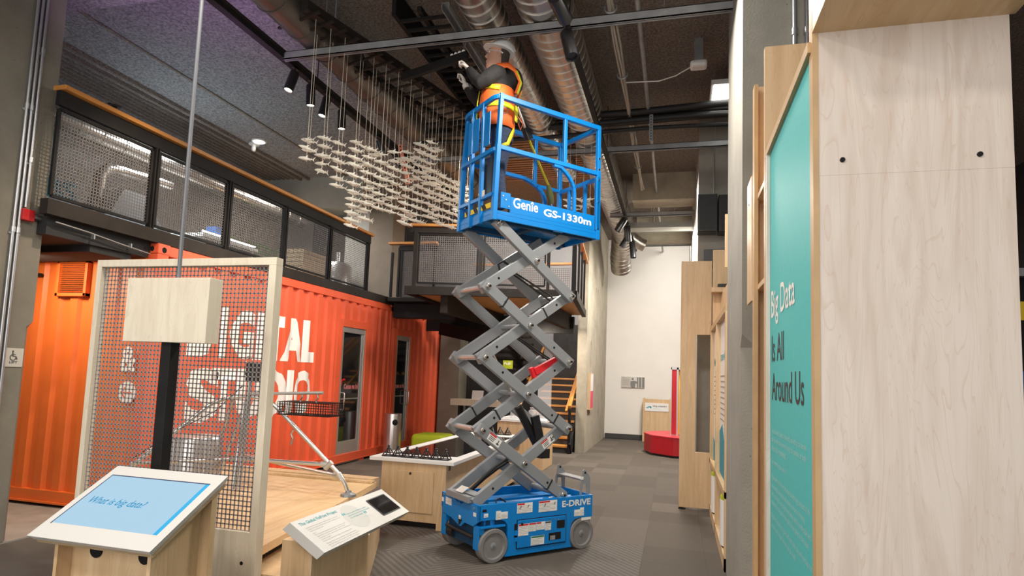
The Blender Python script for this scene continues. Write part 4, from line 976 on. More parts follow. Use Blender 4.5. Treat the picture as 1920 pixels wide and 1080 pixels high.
# framed graphic wall beyond the column
w3 = thing('graphic_wall', 'birch framed wall with white and teal graphic panels beyond the concrete column', 'exhibit wall', (0.5, 7.4, 0))
MB().box(0.45, 0.56, 6.16, 8.88, 2.42, 2.48).build('top_frame', 'maple_edge', w3)
MB().box(0.45, 0.53, 6.16, 8.88, 0.66, 0.72).build('bottom_frame', 'maple_edge', w3)
for y in (8.80, 7.62, 6.2): MB().box(0.45, 0.53, y - 0.04, y + 0.04, 0.0, 2.42).build('upright', 'birch', w3)
MB().box(0.50, 0.515, 7.66, 8.76, 0.72, 2.42).build('graphic_panel', 'white_laminate', w3)
MB().box(0.50, 0.515, 6.24, 7.58, 0.72, 2.42).build('graphic_panel', 'white_laminate', w3)
MB().prism([(6.24, 0.722), (7.58, 0.722), (7.58, 1.18), (7.2, 1.28), (6.9, 1.12), (6.24, 1.08)], (0.499, 0, 0), (0, 1, 0), (0, 0, 1), (-0.003, 0, 0)).build('teal_graphic', 'teal_deep', w3)
MB().prism([(7.66, 0.722), (8.76, 0.722), (8.76, 1.0), (8.3, 0.95), (7.66, 1.22)], (0.499, 0, 0), (0, 1, 0), (0, 0, 1), (-0.003, 0, 0)).build('teal_graphic', 'teal_deep', w3)
text('panel_lettering', 'can see what matters', 'teal_ink', w3, (0.499, 7.52, 1.98), TU, (0, 0, 1), 1.2, 0.10, 0.0015, 0.01)
text('panel_lettering', 'Measure what', 'teal_ink', w3, (0.499, 8.7, 1.95), TU, (0, 0, 1), 0.9, 0.10, 0.0015, 0.01)
for j, y in enumerate((7.5, 8.68)):
    bt = MB()
    for i in range(9): bt.box(0.4965, 0.4995, y - (0.9 if i % 4 else 0.6), y, 1.80 - i * 0.06, 1.815 - i * 0.06)
    bt.build('body_text', 'grey_ink', w3)
MB().box(0.9, 0.92, 6.16, 8.88, 0.05, 0.66).box(0.45, 0.92, 6.16, 8.88, 0.0, 0.12).build('niche', 'birch', w3)
MB().box(0.57, 1.3, 6.16, 8.8, 2.48, 2.9).build('upper_board', 'birch', w3)
for k, (y, lab) in enumerate(((8.22, 'white drum stool with lime top, farther one by the tall plywood arch'), (6.62, 'white drum stool with lime top, nearer one beside the concrete column'))):
    t = thing('drum_stool', lab, 'stool', (0.555, y, 0.12), group='drum stools under the graphic wall')
    MB().lathe((0.60, y, 0.12), (0, 0, 1), [(0.02, 0.145), (0.02, 0.16), (0.46, 0.16)], 32).build('drum', 'white_laminate', t, smooth=True)
    MB().lathe((0.60, y, 0.12), (0, 0, 1), [(0.46, 0.158), (0.49, 0.158), (0.51, 0.145)], 32).build('seat_pad', 'lime', t, smooth=True)
    MB().lathe((0.60, y, 0.12), (0, 0, 1), [(0.0, 0.145), (0.02, 0.145)], 32).build('base', 'black_plastic', t)

w4 = thing('plywood_arch', 'tall birch plywood arch panel with rectangular window cut-out at the end of the graphic wall', 'arch', (0.26, 8.93, 0))
for nm, b in (('jamb', (0.058, 0.262, 8.90, 8.94, 0.03, 3.42)), ('head', (0.262, 0.466, 8.90, 8.94, 2.385, 3.42)), ('sill', (0.262, 0.466, 8.90, 8.94, 0.03, 0.775))):
    MB().box(*b).build(nm, 'birch', w4, bevel=0.001)
MB().box(0.058, 0.08, 8.94, 9.45, 0.03, 3.42).build('return_board', 'birch', w4)
MB().lathe((0.10, 8.93, 0), (0, 0, 1), [(0, 0.05), (0.012, 0.05), (0.02, 0.012), (0.04, 0.012)], 14).build('levelling_foot', 'black_steel', w4)
struct(MB().box(0.30, 1.3, 9.6, 10.5, 0, CEIL).build('column_far_right', 'concrete_lit'))
w5 = thing('plywood_cabinet', 'upper birch cabinet with an open shelf stacked above the graphic wall', 'cabinet', (0.7, 8.7, 2.5))
MB().box(0.466, 0.95, 8.62, 8.66, 2.48, 3.52).build('front_board', 'birch', w5)
MB().box(0.44, 0.95, 8.42, 8.62, 2.92, 2.98).build('shelf_board', 'birch', w5)
MB().box(0.52, 0.75, 8.45, 8.6, 2.98, 3.03).build('black_box', 'black_plastic', w5)
MB().box(0.466, 1.1, 6.5, 6.53, 2.9, 3.45).build('side_board', 'birch', w5)

# right background beyond the exhibit wall
bgc = thing('equipment_rack', 'dark equipment rack glimpsed past the right edge of the maple wall', 'rack', (3.0, 5.6, 0))
MB().box(2.2, 4.2, 5.4, 6.2, 0, 2.6).build('cabinet', 'black_steel', bgc)
MB().box(2.19, 4.2, 5.38, 5.4, 2.28, 2.42).build('yellow_label', 'hazard_yellow', bgc)
MB().box(2.19, 4.2, 5.37, 5.4, 0.3, 1.9).build('blue_front', 'blue_box', bgc)
MB().box(2.0, 4.4, 5.3, 6.3, 2.6, 2.66).build('shelf', 'strut_steel', bgc)

# ------------------------------------------------------------------ back wall objects
po = thing('wall_poster', 'small grey photo plaque of a man at a mainframe on the white wall', 'plaque', (-1.21, 18.4, 1.49))
MB().box(-1.545, -0.88, 18.385, 18.42, 1.49, 1.81).build('board', 'sign_plate', po)
MB().box(-1.28, -1.02, 18.383, 18.386, 1.495, 1.805).build('photo_field', 'photo_light', po)
fg = MB(); fg.prism([(-1.27, 1.495), (-1.15, 1.495), (-1.14, 1.62), (-1.06, 1.60), (-1.06, 1.64), (-1.16, 1.70), (-1.28, 1.68), (-1.29, 1.6)], (0, 18.382, 0), (1, 0, 0), (0, 0, 1), (0, -0.002, 0))
fg.tube([(-1.225, 18.382, 1.745), (-1.225, 18.379, 1.745)], 0.035, 12); fg.build('figure', 'photo_grey', po)
MB().box(-1.10, -1.06, 18.382, 18.3855, 1.5, 1.8).box(-1.04, -0.98, 18.382, 18.3855, 1.5, 1.8).box(-0.95, -0.885, 18.382, 18.3855, 1.5, 1.8).build('machine', 'photo_grey', po)
bt = MB()
for i in range(9): bt.box(-1.52, -1.32, 18.383, 18.386, 1.56 + i * 0.022, 1.566 + i * 0.022)
bt.box(-1.52, -1.46, 18.383, 18.386, 1.775, 1.79); bt.build('caption', 'grey_ink', po)
lc = thing('timber_stand', 'low timber stand with white living computers sign against the white wall', 'stand', (-0.5, 18.1, 0))
MB().box(-0.88, -0.15, 18.0, 18.04, 0.0, 1.2).build('front_board', 'birch', lc)
MB().box(-0.90, -0.86, 17.98, 18.38, 0.0, 1.22).box(-0.17, -0.13, 17.98, 18.38, 0.0, 1.22).build('side_board', 'birch', lc)
MB().box(-0.84, -0.19, 17.985, 18.0, 0.86, 1.09).build('sign_board', 'white_laminate', lc)
text('sign_lettering', 'living computers', 'sticker_ink', lc, (-0.62, 17.984, 0.97), (1, 0, 0), (0, 0, 1), 0.38, 0.065, 0.001, 0.01)
lg = MB().box(-0.80, -0.74, 17.982, 17.985, 0.94, 0.97).box(-0.75, -0.68, 17.982, 17.985, 0.965, 0.995).box(-0.70, -0.66, 17.982, 17.985, 0.94, 0.99)
lg.build('sign_logo', 'teal_ink', lc); MB().box(-0.62, -0.40, 17.983, 17.985, 0.925, 0.935).build('sign_subtitle', 'pale_teal', lc)
rb = thing('red_bench', 'faceted red upholstered bench on the carpet near the white wall', 'bench', (0.25, 15.5, 0))
pol = [(0.25 + 0.98 * math.cos(a), 15.45 + 1.0 * math.sin(a)) for a in [math.radians(d) for d in (180, 216, 252, 288, 324, 0, 36, 72, 108, 144)]]
for i in range(10):
    a, b = pol[i], pol[(i + 1) % 10]; c = (0.25, 15.45)
    def shr(p, k): return (c[0] + (p[0] - c[0]) * k, c[1] + (p[1] - c[1]) * k)
    MB().prism([a, b, shr(b, 0.55), shr(a, 0.55)], (0, 0, 0.05), (1, 0, 0), (0, 1, 0), (0, 0, 0.39)).build('segment', 'red_bench', rb, bevel=0.008)
MB().prism([(0.25 + (p[0] - 0.25) * 1.01, 15.45 + (p[1] - 15.45) * 1.01) for p in pol], (0, 0, 0.44), (1, 0, 0), (0, 1, 0), (0, 0, 0.03)).build('seat_top', 'red_bench_top', rb, bevel=0.008)
MB().prism([(0.25 + (p[0] - 0.25) * 0.95, 15.45 + (p[1] - 15.45) * 0.95) for p in pol], (0, 0, 0), (1, 0, 0), (0, 1, 0), (0, 0, 0.05)).build('plinth', 'black_plastic', rb)
rp = thing('panel_totem', 'tall red and yellow panel totem rising from the red bench', 'totem', (0.15, 15.2, 0.47))
MB().box(-0.09, 0.02, 15.0, 15.05, 0.50, 2.0).build('red_panel', 'red_bench', rp)
MB().box(0.06, 0.5, 15.05, 15.09, 0.50, 2.0).build('yellow_panel', 'yellow_panel', rp)
MB().box(-0.11, -0.09, 14.99, 15.06, 0.47, 2.05).box(0.02, 0.06, 14.99, 15.07, 0.47, 2.05).box(-0.11, 0.5, 14.99, 15.07, 2.0, 2.06).build('frame', 'aluminium', rp)
cwp = thing('wall_plaque', 'narrow framed pink and white plaque on the concrete stair wall', 'plaque', (-2.0, 14.85, 1.0))
MB().box(-2.02, -1.95, 14.62, 15.12, 0.98, 1.85).build('frame', 'birch', cwp)
MB().box(-1.95, -1.945, 14.66, 15.08, 1.42, 1.82).build('white_field', 'white_laminate', cwp)
MB().box(-1.95, -1.945, 14.66, 15.08, 1.02, 1.42).build('pink_field', 'pink', cwp)
SCHOOL = [(-3.65,5.31,[4.04,3.95,3.84]),(-3.8,5.57,[4.13,4.03]),(-3.59,5.5,[4.13,4.04,3.94,3.85,3.77]),(-3.73,5.77,[4.23,4.14,4.03]),(-3.53,5.69,[4.14,4.04,3.95,3.86,3.76,3.68]),(-3.67,5.99,[4.14,4.04,3.94,3.84,3.76]),(-3.46,5.92,[4.24,4.15,4.06,3.98,3.86,3.77,3.68,3.59,3.52,3.44,3.36,3.29]),(-3.6,6.22,[4.34,4.25,4.15,4.07,3.95,3.85,3.75,3.67,3.59,3.5,3.42]),(-3.7,6.55,[4.21,3.63,3.54]),(-3.4,6.11,[4.23,4.13,4.05,3.95,3.86,3.77,3.68,3.6,3.52,3.42]),(-3.53,6.42,[4.34,4.24,4.14,4.05,3.94,3.85,3.76,3.67,3.48]),(-3.65,6.72,[4.39,3.98,3.88,3.79]),(-3.34,6.3,[4.23,4.14,4.04,3.95,3.86,3.76,3.68,3.59]),(-3.47,6.64,[4.24,4.14,4.04,3.75,3.67]),(-3.58,6.94,[4.17,4.07,3.89]),(-3.28,6.51,[4.33,4.22,4.13,4.04,3.96,3.85,3.77,3.67,3.6]),(-3.4,6.86,[4.34,4.23,4.05,3.95,3.75]),(-3.51,7.18,[4.49,3.98]),(-3.21,6.72,[4.4,4.32,4.23,4.14,4.04,3.95,3.85,3.76,3.68,3.6,3.52]),(-3.34,7.07,[4.43,4.34,4.04,3.94,3.85,3.75,3.66,3.59]),(-3.44,7.42,[4.59,4.3,4.19,3.8]),(-3.15,6.94,[4.58,4.5,4.4,4.31,4.23,4.14,4.05,3.95,3.86,3.77,3.68,3.6]),(-3.26,7.32,[4.71,4.61,4.51,4.42,4.34,4.14,4.05,3.95,3.86,3.68]),(-3.36,7.67,[4.49,4.4,4.31]),(-3.08,7.14,[4.68,4.58,4.5,4.4,4.32,4.22,4.14,4.04,3.96,3.87,3.77,3.7]),(-3.19,7.53,[4.71,4.61,4.43,4.33,4.24,4.13,4.06,3.95,3.85,3.79]),(-3.3,7.88,[4.88,4.38,4.0]),(-3.02,7.35,[4.32,4.22,4.13,4.05,3.97,3.86,3.77,3.68]),(-3.13,7.75,[4.42,4.33,4.24,4.14,3.96,3.86,3.75]),(-2.96,7.56,[4.31,4.22,4.13,4.04,3.98,3.87,3.78,3.68]),(-3.06,7.97,[4.42,4.34,4.15,3.96,3.76]),(-3.15,8.37,[4.51,4.29,4.11]),(-2.9,7.74,[4.32,4.22,4.13,4.06,3.97,3.87,3.78]),(-3.0,8.16,[4.42,4.33,4.23,4.16,3.95,3.86]),(-3.08,8.57,[4.5,4.4,4.31])]
# ------------------------------------------------------------------ ceiling services
def spiral_duct(name, label, pts, r, step=0.16, m='duct'):
    t = thing(name, label, 'duct', tuple(pts[0]))
    MB().tube(pts, r, 28).build('duct_run', m, t, smooth=True)
    rr0 = MB().tube([(0, -0.005, 0), (0, 0.005, 0)], r + 0.010, 28).build('spiral_seam', 'duct_seam' if m == 'duct' else m, local=True, smooth=True); ringm = rr0.data; bpy.data.objects.remove(rr0)
    P_ = [Vector(p) for p in pts]; acc = 0.0
    for a, b in zip(P_[:-1], P_[1:]):
        L = (b - a).length; d = (b - a) / L; s_ = step - acc
        while s_ < L:
            c = a + d * s_; so2 = bpy.data.objects.new('spiral_seam', ringm); link(so2, t); so2.location = c - Vector(pts[0]); so2.rotation_euler = d.to_track_quat('Y', 'Z').to_euler(); s_ += step
        acc = (L - (s_ - step)) % step
    return t
d1 = spiral_duct('spiral_duct', 'large silver spiral duct running the length of the hall above the lift', [(-1.335, 2.5, 5.52), (-1.335, 15.0, 5.52), (-1.35, 15.6, 5.46), (-1.42, 16.2, 5.28), (-1.5, 16.7, 5.0), (-1.5, 17.0, 4.75)], 0.275, 0.17)
spiral_duct('spiral_duct', 'second smaller silver spiral duct left of the large one', [(-1.96, 2.5, 5.47), (-1.96, 10.8, 5.47)], 0.20, 0.15)
spiral_duct('spiral_duct', 'long dull duct above the left track lights', [(-3.95, 2.0, 5.47), (-3.95, 11.8, 5.47)], 0.21, 0.5, 'duct_dull')
spiral_duct('branch_duct', 'short silver branch duct leaving the large duct near the white wall', [(-1.2, 15.2, 5.30), (-0.95, 15.35, 5.12), (-0.80, 15.4, 5.06)], 0.15, 0.12)
for k, (y, x0, x1, z) in enumerate(((5.71, -4.3, 4.0, 5.2), (9.15, -4.3, 3.0, 5.2), (12.95, -1.4, 0.33, 5.2), (14.2, -1.4, 0.33, 5.2), (15.95, -1.2, 0.33, 5.2))):
    t = thing('ceiling_strut', 'grey steel strut channel spanning the ceiling, %s from the camera' % ords[k], 'strut', ((x0 + x1) / 2, y, z))
    MB().box(x0, x1, y - 0.03, y - 0.024, z - 0.045, z + 0.045).box(x0, x1, y + 0.024, y + 0.03, z - 0.045, z + 0.045).box(x0, x1, y - 0.03, y + 0.03, z + 0.038, z + 0.045).box(x0, x1, y - 0.03, y - 0.012, z - 0.045, z - 0.033).box(x0, x1, y + 0.012, y + 0.03, z - 0.045, z - 0.033).build('channel', 'strut_steel', t)
    for x in (x0 + 0.5, (x0 + x1) / 2, x1 - 0.4): MB().tube([(x, y, z), (x, y, CEIL)], 0.006, 6).build('threaded_rod', 'galvanised', t)
us = thing('hanging_strut', 'open ended strut channel above the worker hanging across the long strut', 'strut', (-2.2, 6.5, 5.27))
MB().box(-2.245, -2.238, 5.28, 8.1, 5.24, 5.31).box(-2.172, -2.165, 5.28, 8.1, 5.24, 5.31).box(-2.245, -2.165, 5.28, 8.1, 5.305, 5.312).build('channel', 'galvanised', us)
for y in (6.0, 7.8): MB().tube([(-2.205, y, 5.3), (-2.205, y, CEIL)], 0.006, 6).build('threaded_rod', 'galvanised', us)

# left lighting track
lt = thing('lighting_track', 'black lighting track along the edge of the upper ceiling', 'lighting track', (-4.32, 8, 5.2))
MB().box(-4.36, -4.28, 3.2, 12.0, 5.17, 5.23).build('rail', 'black_steel', lt)
MB().box(-4.37, -4.27, 3.2, 12.0, 5.23, 5.26).build('backing', 'brown_steel', lt)
for y in (4.2, 6.4, 8.6, 10.8): MB().tube([(-4.32, y, 5.25), (-4.32, y, CEIL)], 0.006, 6).build('drop_rod', 'black_steel', lt)
rtk = thing('lighting_track', 'black lighting track running beside the large silver duct', 'lighting track', (-1.06, 9, 5.1))
MB().box(-1.09, -1.03, 3.2, 16.2, 5.08, 5.13).build('rail', 'black_steel', rtk)
for y in (5.7, 9.15, 12.9): MB().tube([(-1.06, y, 5.1), (-1.06, y, CEIL)], 0.006, 6).build('drop_rod', 'black_steel', rtk)
def track_spot(x, y, z, d, label, ln=0.255, r=0.054, glow=True):
    t = thing('track_spotlight', label, 'spotlight', (x, y, z), group='black track spotlights')
    d = Vector(d).normalized(); p = Vector((x, y, z - 0.05))
    MB().box(x - 0.02, x + 0.02, y - 0.05, y + 0.05, z - 0.005, z + 0.02).tube([(x, y, z), (x, y, z - 0.06)], 0.010, 8).build('adapter', 'black_plastic', t)
    MB().lathe(p, d, [(0, r * 0.93), (0.01, r), (ln, r), (ln, r * 0.86), (ln - 0.02, r * 0.82)], 24).build('barrel', 'black_plastic', t, smooth=True)
    if glow: MB().lathe(p, d, [(ln - 0.022, r * 0.80), (ln - 0.015, r * 0.80)], 20).build('lens', 'lamp_soft', t)
for i, y in enumerate((5.92, 6.24, 6.60, 6.96)):
    track_spot(-4.30, y, 5.17, ((-0.1, -0.28, -1), (0.05, 0.02, -1), (-0.1, -0.2, -1), (0.05, 0.0, -1))[i], 'black cylinder spotlight on the left track, %s from the camera' % ords[i])
track_spot(-4.30, 8.0, 5.17, (0.3, 0.4, -1), 'black cylinder spotlight on the left track behind the shark school, tilted', 0.24)
track_spot(-4.30, 8.5, 5.17, (0.3, 0.9, -1), 'black cylinder spotlight on the left track behind the shark school, farthest', 0.24)
track_spot(-1.06, 4.96, 5.065, (0.14, 0.99, -0.08), 'black cylinder spotlight nearest the camera on the right track', 0.32, 0.065)
track_spot(-1.06, 5.56, 5.08, (0.24, -0.2, -0.93), 'second black cylinder spotlight on the right track', 0.30, 0.062, False)
track_spot(-1.06, 12.6, 5.08, (-0.35, 0.0, -0.6), 'black cylinder spotlight on the right track near the large duct, nearest of the far cluster', 0.3, 0.07, False)
track_spot(-1.06, 13.2, 5.08, (0.1, 0.2, -1), 'black cylinder spotlight pointing down in the far cluster on the right track', 0.34, 0.07, False)
track_spot(-1.06, 14.0, 5.08, (-0.5, 0.1, -0.8), 'black cylinder spotlight tilted left in the far cluster on the right track', 0.34, 0.07, False)
track_spot(-1.06, 14.8, 5.08, (0.1, -0.1, -1), 'lowest black spotlight at the far end of the right track', 0.4, 0.07, False)

cbn = thing('cable_bundle', 'pale bundle of ceiling cables hung in hooks right of the large duct', 'cables', (-0.68, 8, 5.45))
for k in range(5):
    dx, dz = 0.022 * math.cos(k * 1.257), 0.022 * math.sin(k * 1.257)
    MB().tube([(-0.68 + dx + 0.012 * math.sin(i * 1.3 + k), 3.0 + i * 0.6, 5.45 + dz) for i in range(16)], 0.014, 6).build('cable', 'cable_white', cbn, smooth=True)
for y in (5.9, 7.3, 9.0, 10.6): MB().tube(arc((-0.68, y, 5.45), 0.06, PI * 0.1, -PI * 1.1, 10, (1, 0, 0), (0, 0, 1)), 0.010, 6).build('cable_hook', 'galvanised', cbn)
pp = thing('sprinkler_pipe', 'thin dark sprinkler pipe running along the ceiling to the white wall', 'pipe', (-0.42, 10, 5.5))
MB().tube([(-0.42, 3.0, 5.5), (-0.42, 18.3, 5.5)], 0.026, 12).build('pipe_run', 'strut_steel', pp, smooth=True)
for y in (6.0, 9.5, 13.5): MB().tube([(-0.42, y, 5.5), (-0.42, y, CEIL)], 0.006, 6).build('hanger', 'galvanised', pp)
sb = thing('strut_hanger', 'perforated steel strap hanging beside the sprinkler pipe', 'strap', (-0.36, 8.5, 5.2))
MB().box(-0.40, -0.35, 8.42, 8.43, 5.02, 5.40).build('strap', 'galvanised', sb)
for i in range(9): MB().tube([(-0.375, 8.417, 5.05 + i * 0.04), (-0.375, 8.421, 5.05 + i * 0.04)], 0.008, 8).build('hole', 'hole', sb)
for k, (y, z, r) in enumerate(((8.45, 5.48, 0.05), (8.5, 5.36, 0.045), (8.62, 5.52, 0.06), (8.62, 5.40, 0.04), (8.55, 5.24, 0.03))):
    t = thing('insulated_pipe', 'black insulated pipe crossing the ceiling above the platform, %s of the run' % ('front upper one', 'front lower one', 'rear upper one', 'rear middle one', 'thin bottom one')[k], 'pipe', (0, y, z))
    MB().tube([(-4.0 + i * 0.5, y + 0.015 * math.sin(i * 1.1 + k), z + 0.018 * math.sin(i * 0.8 + 2 * k)) for i in range(16)], r, 10).build('pipe_run', 'black_rubber', t, smooth=True)
pl = thing('ceiling_light_panel', 'bright square ceiling light panel left of the concrete column', 'light panel', (0.7, 8.3, 5.6))
MB().box(0.40, 1.02, 8.08, 8.74, 5.60, 5.66).build('frame', 'white_laminate', pl)
MB().box(0.43, 0.99, 8.11, 8.71, 5.594, 5.60).build('diffuser', 'lamp_glow', pl)
for x in (0.45, 0.97): MB().tube([(x, 8.3, 5.66), (x, 8.3, CEIL)], 0.006, 6).build('hanger', 'galvanised', pl)
ap = thing('wireless_access_point', 'white ceiling device with a looping white cable', 'access point', (0.22, 7.5, 5.6))
MB().box(0.12, 0.32, 7.42, 7.58, 5.54, 5.62).build('housing', 'white_laminate', ap, bevel=0.03)
MB().box(0.17, 0.27, 7.45, 7.55, 5.62, CEIL).build('bracket', 'galvanised', ap)
MB().tube([(0.12, 7.5, 5.56), (-0.05, 7.5, 5.47), (-0.25, 7.5, 5.42), (-0.66, 7.5, 5.44)], 0.007, 6).build('cable', 'letter_white', ap)
for k, (x0, x1, z0, z1, y, lab) in enumerate(((0.28, 0.555, 3.93, 4.49, 9.4, 'large black loudspeaker hanging in front of the concrete bulkhead'), (0.575, 0.80, 3.93, 4.49, 9.45, 'second black loudspeaker hanging partly behind the concrete column'))):
    t = thing('loudspeaker', lab, 'loudspeaker', ((x0 + x1) / 2, y, z0))
    MB().box(x0, x1, y - 0.15, y + 0.12, z0, z1).build('cabinet', 'black_plastic', t, bevel=0.01)
    MB().box(x0 + 0.02, x1 - 0.02, y - 0.154, y - 0.15, z0 + 0.02, z1 - 0.02).build('grille', 'black_rubber', t)
    MB().tube([(x1 - 0.04, y, z1), (x1 - 0.04, y, CEIL)], 0.012, 8).build('suspension', 'galvanised', t)
fx = thing('floor_speaker', 'small dark amplifier on top of the plywood arch', 'amplifier', (0.4, 9.3, 3.46))
MB().box(0.36, 0.9, 9.05, 9.5, 3.42, 3.62).build('cabinet', 'black_plastic', fx, bevel=0.005)
dlt = thing('downlight', 'round glowing downlight in the ceiling above the mezzanine', 'downlight', (-7.55, 9.48, CEIL))
MB().lathe((-7.55, 9.48, CEIL), (0, 0, -1), [(0, 0.13), (0.02, 0.13), (0.025, 0.10)], 24).build('ring', 'white_laminate', dlt)
MB().lathe((-7.55, 9.48, CEIL - 0.026), (0, 0, -1), [(0, 0.10), (0.006, 0.095)], 24).build('lens', 'lamp_glow', dlt)
for k, (x, y) in enumerate(((-8.95, 7.69), (-7.75, 9.6), (-5.1, 11.5))):
    t = thing('ceiling_sensor', ('small dark ceiling fitting above the nearest mezzanine panel', 'tiny pale exit fitting below the round downlight', 'tiny pale lamp fitting near the middle column')[k], 'sensor', (x, y, CEIL))
    MB().lathe((x, y, CEIL), (0, 0, -1), [(0, 0.10), (0.02, 0.10), (0.03, 0.04), (0.12, 0.04)], 16).build('body', 'black_plastic' if k == 0 else 'white_laminate', t)
    MB().lathe((x, y, CEIL - 0.12), (0, 0, -1), [(0, 0.035), (0.02, 0.03)], 14).build('lens', 'letter_white' if k < 2 else 'lamp_soft', t)
gr = thing('slatted_grille', 'row of thin dark slats hanging under the ceiling between the ducts', 'grille', (-2.9, 7.5, 5.6))
for i in range(14): MB().box(-3.0, -2.35, 5.9 + i * 0.19, 5.935 + i * 0.19, 5.57, 5.60).build('slat', 'black_steel', gr)
MB().box(-2.75, -2.70, 5.8, 8.7, 5.60, 5.66).build('spine', 'black_steel', gr)
MB().box(-3.05, -3.0, 5.8, 8.7, 5.60, CEIL - 0.01).build('spine', 'black_steel', gr)
wr = thing('ribbed_ceiling_panel', 'warm ribbed timber lining in the ceiling behind the worker', 'ceiling lining', (-1.6, 8, 5.7))
for i in range(22): MB().box(-3.4, -1.62, 9.3 + i * 0.12, 9.37 + i * 0.12, 5.70, 5.74).build('batten', 'batten', wr)
op = thing('perforated_strut', 'orange perforated strut slanting behind the shark school', 'strut', (-3.9, 8.3, 4.4))
MB().bar((-4.1, 8.3, 5.15), (-3.95, 8.35, 4.55), 0.06, 0.015, (0, 1, 0)).build('bar', 'orange_strut', op)
for i in range(11):
    p = Vector((-4.1, 8.3, 5.15)).lerp(Vector((-3.95, 8.35, 4.55)), (i + 0.5) / 11); MB().tube([p + Vector((0.004, -0.012, 0)), p + Vector((0.004, -0.007, 0))], 0.012, 8).build('hole', 'hole', op)

# ------------------------------------------------------------------ suspended shark school
rk = thing('mobile_rack', 'dark suspended rack of beams and slats from which the shark school hangs', 'rack', (-3.2, 6.7, 5.35))
b0, b1 = Vector((-3.68, 5.15, 5.38)), Vector((-2.72, 8.45, 5.38)); bd = (b1 - b0).normalized(); bn_ = Vector((-bd.y, bd.x, 0))
MB().bar(b0, b1, 0.10, 0.10).build('main_beam', 'brown_steel', rk)
MB().bar(b0 + bn_ * 0.45, b1 + bn_ * 0.45, 0.06, 0.06).build('side_beam', 'brown_steel', rk)
for i in range(19):
    c = b0 + bd * (0.08 + 0.182 * i); MB().bar(c - bn_ * 0.14 + Vector((0, 0, -0.06)), c + bn_ * 0.5 + Vector((0, 0, -0.06)), 0.028, 0.02).build('slat', 'brown_steel', rk)
for q in (b0 + bd * 0.4, b0 + bd * 2.0, b1 - bd * 0.3): MB().tube([q, Vector((q.x, q.y, CEIL))], 0.01, 6).build('hanger_rod', 'galvanised', rk)
wb = thing('mounting_bar', 'dark mounting bar with bolts that the worker is fixing under the strut', 'bar', (-2.5, 5.95, 5.05))
MB().bar((-3.05, 6.15, 5.06), (-2.165, 5.83, 5.06), 0.05, 0.085).build('bar', 'black_steel', wb)
MB().tube([(-2.205, 5.84, 5.10), (-2.205, 5.84, 5.24)], 0.008, 8).tube([(-2.225, 5.85, 5.10), (-2.19, 5.85, 5.22)], 0.006, 8).build('hanger_wire', 'steel', wb)
for i in range(4): MB().ball((-2.36 + i * 0.05, 5.90 - i * 0.018, 5.115), 0.022, 8).build('bolt_cap', 'letter_white', wb)

def shark_mesh():
    mb = MB(); L = 0.15
    st_ = [(0.0, 0.002, 0.0), (0.06, 0.007, 0.001), (0.16, 0.012, 0.002), (0.32, 0.0165, 0.002), (0.5, 0.0145, 0.001), (0.68, 0.009, 0.0), (0.82, 0.005, 0.0), (0.9, 0.0035, 0.0)]
    rings = []
    for t, r, dz in st_:
        y = 0.010 * math.sin(t * 5.0) * t
        rings.append([Vector((-L / 2 + L * t, y + r * 0.85 * math.cos(a), dz + r * math.sin(a))) for a in [2 * PI * k / 8 for k in range(8)]])
    mb.loft(rings)
    def fin(pts, th, ax):
        d = Vector(ax) * th
        a = [Vector(p) - d for p in pts]; b = [Vector(p) + d for p in pts]; n = len(pts)
        mb.add(a + b, [tuple(range(n - 1, -1, -1)), tuple(range(n, 2 * n))] + [(i, (i + 1) % n, (i + 1) % n + n, i + n) for i in range(n)])
    fin([(-0.022, 0, 0.012), (0.006, 0, 0.034), (0.004, 0, 0.012)], 0.0016, (0, 1, 0))
    fin([(0.035, 0.002, 0.007), (0.046, 0.002, 0.014), (0.046, 0.002, 0.004)], 0.0014, (0, 1, 0))
    for s_ in (-1, 1):
        fin([(-0.032, s_ * 0.010, -0.004), (-0.010, s_ * 0.046, -0.014), (-0.010, s_ * 0.010, -0.005)], 0.0015, (0, 0, 1))
        fin([(0.022, s_ * 0.006, -0.004), (0.034, s_ * 0.018, -0.010), (0.034, s_ * 0.004, -0.004)], 0.0013, (0, 0, 1))
    yt = 0.010 * math.sin(4.5) * 0.9
    fin([(0.056, yt, 0.0), (0.082, yt, 0.030), (0.070, yt, 0.002), (0.078, yt, -0.016)], 0.0014, (0, 1, 0))
    return mb
sk0 = shark_mesh().build('shark', 'shark_cream', local=True, smooth=True); skm = sk0.data; bpy.data.objects.remove(sk0)
SCHOOL += [(-1.56, 8.8, [4.33, 4.24]), (-1.47, 8.8, [4.36, 4.26, 4.20]), (-1.35, 8.8, [4.32, 4.23]), (-1.25, 8.8, [4.34, 4.25]), (-1.10, 8.8, [4.34])]
rs_ = random.Random(11)
def words(n):
    ones = ('', 'first', 'second', 'third', 'fourth', 'fifth', 'sixth', 'seventh', 'eighth', 'ninth', 'tenth', 'eleventh', 'twelfth', 'thirteenth', 'fourteenth', 'fifteenth', 'sixteenth', 'seventeenth', 'eighteenth', 'nineteenth')
    if n < 20: return ones[n]
    t = {2: ('twentieth', 'twenty'), 3: ('thirtieth', 'thirty'), 4: ('fortieth', 'forty')}[n // 10]
    return t[0] if n % 10 == 0 else t[1] + '-' + ones[n % 10]
SCHOOL.sort(key=lambda c: c[0] / c[1])
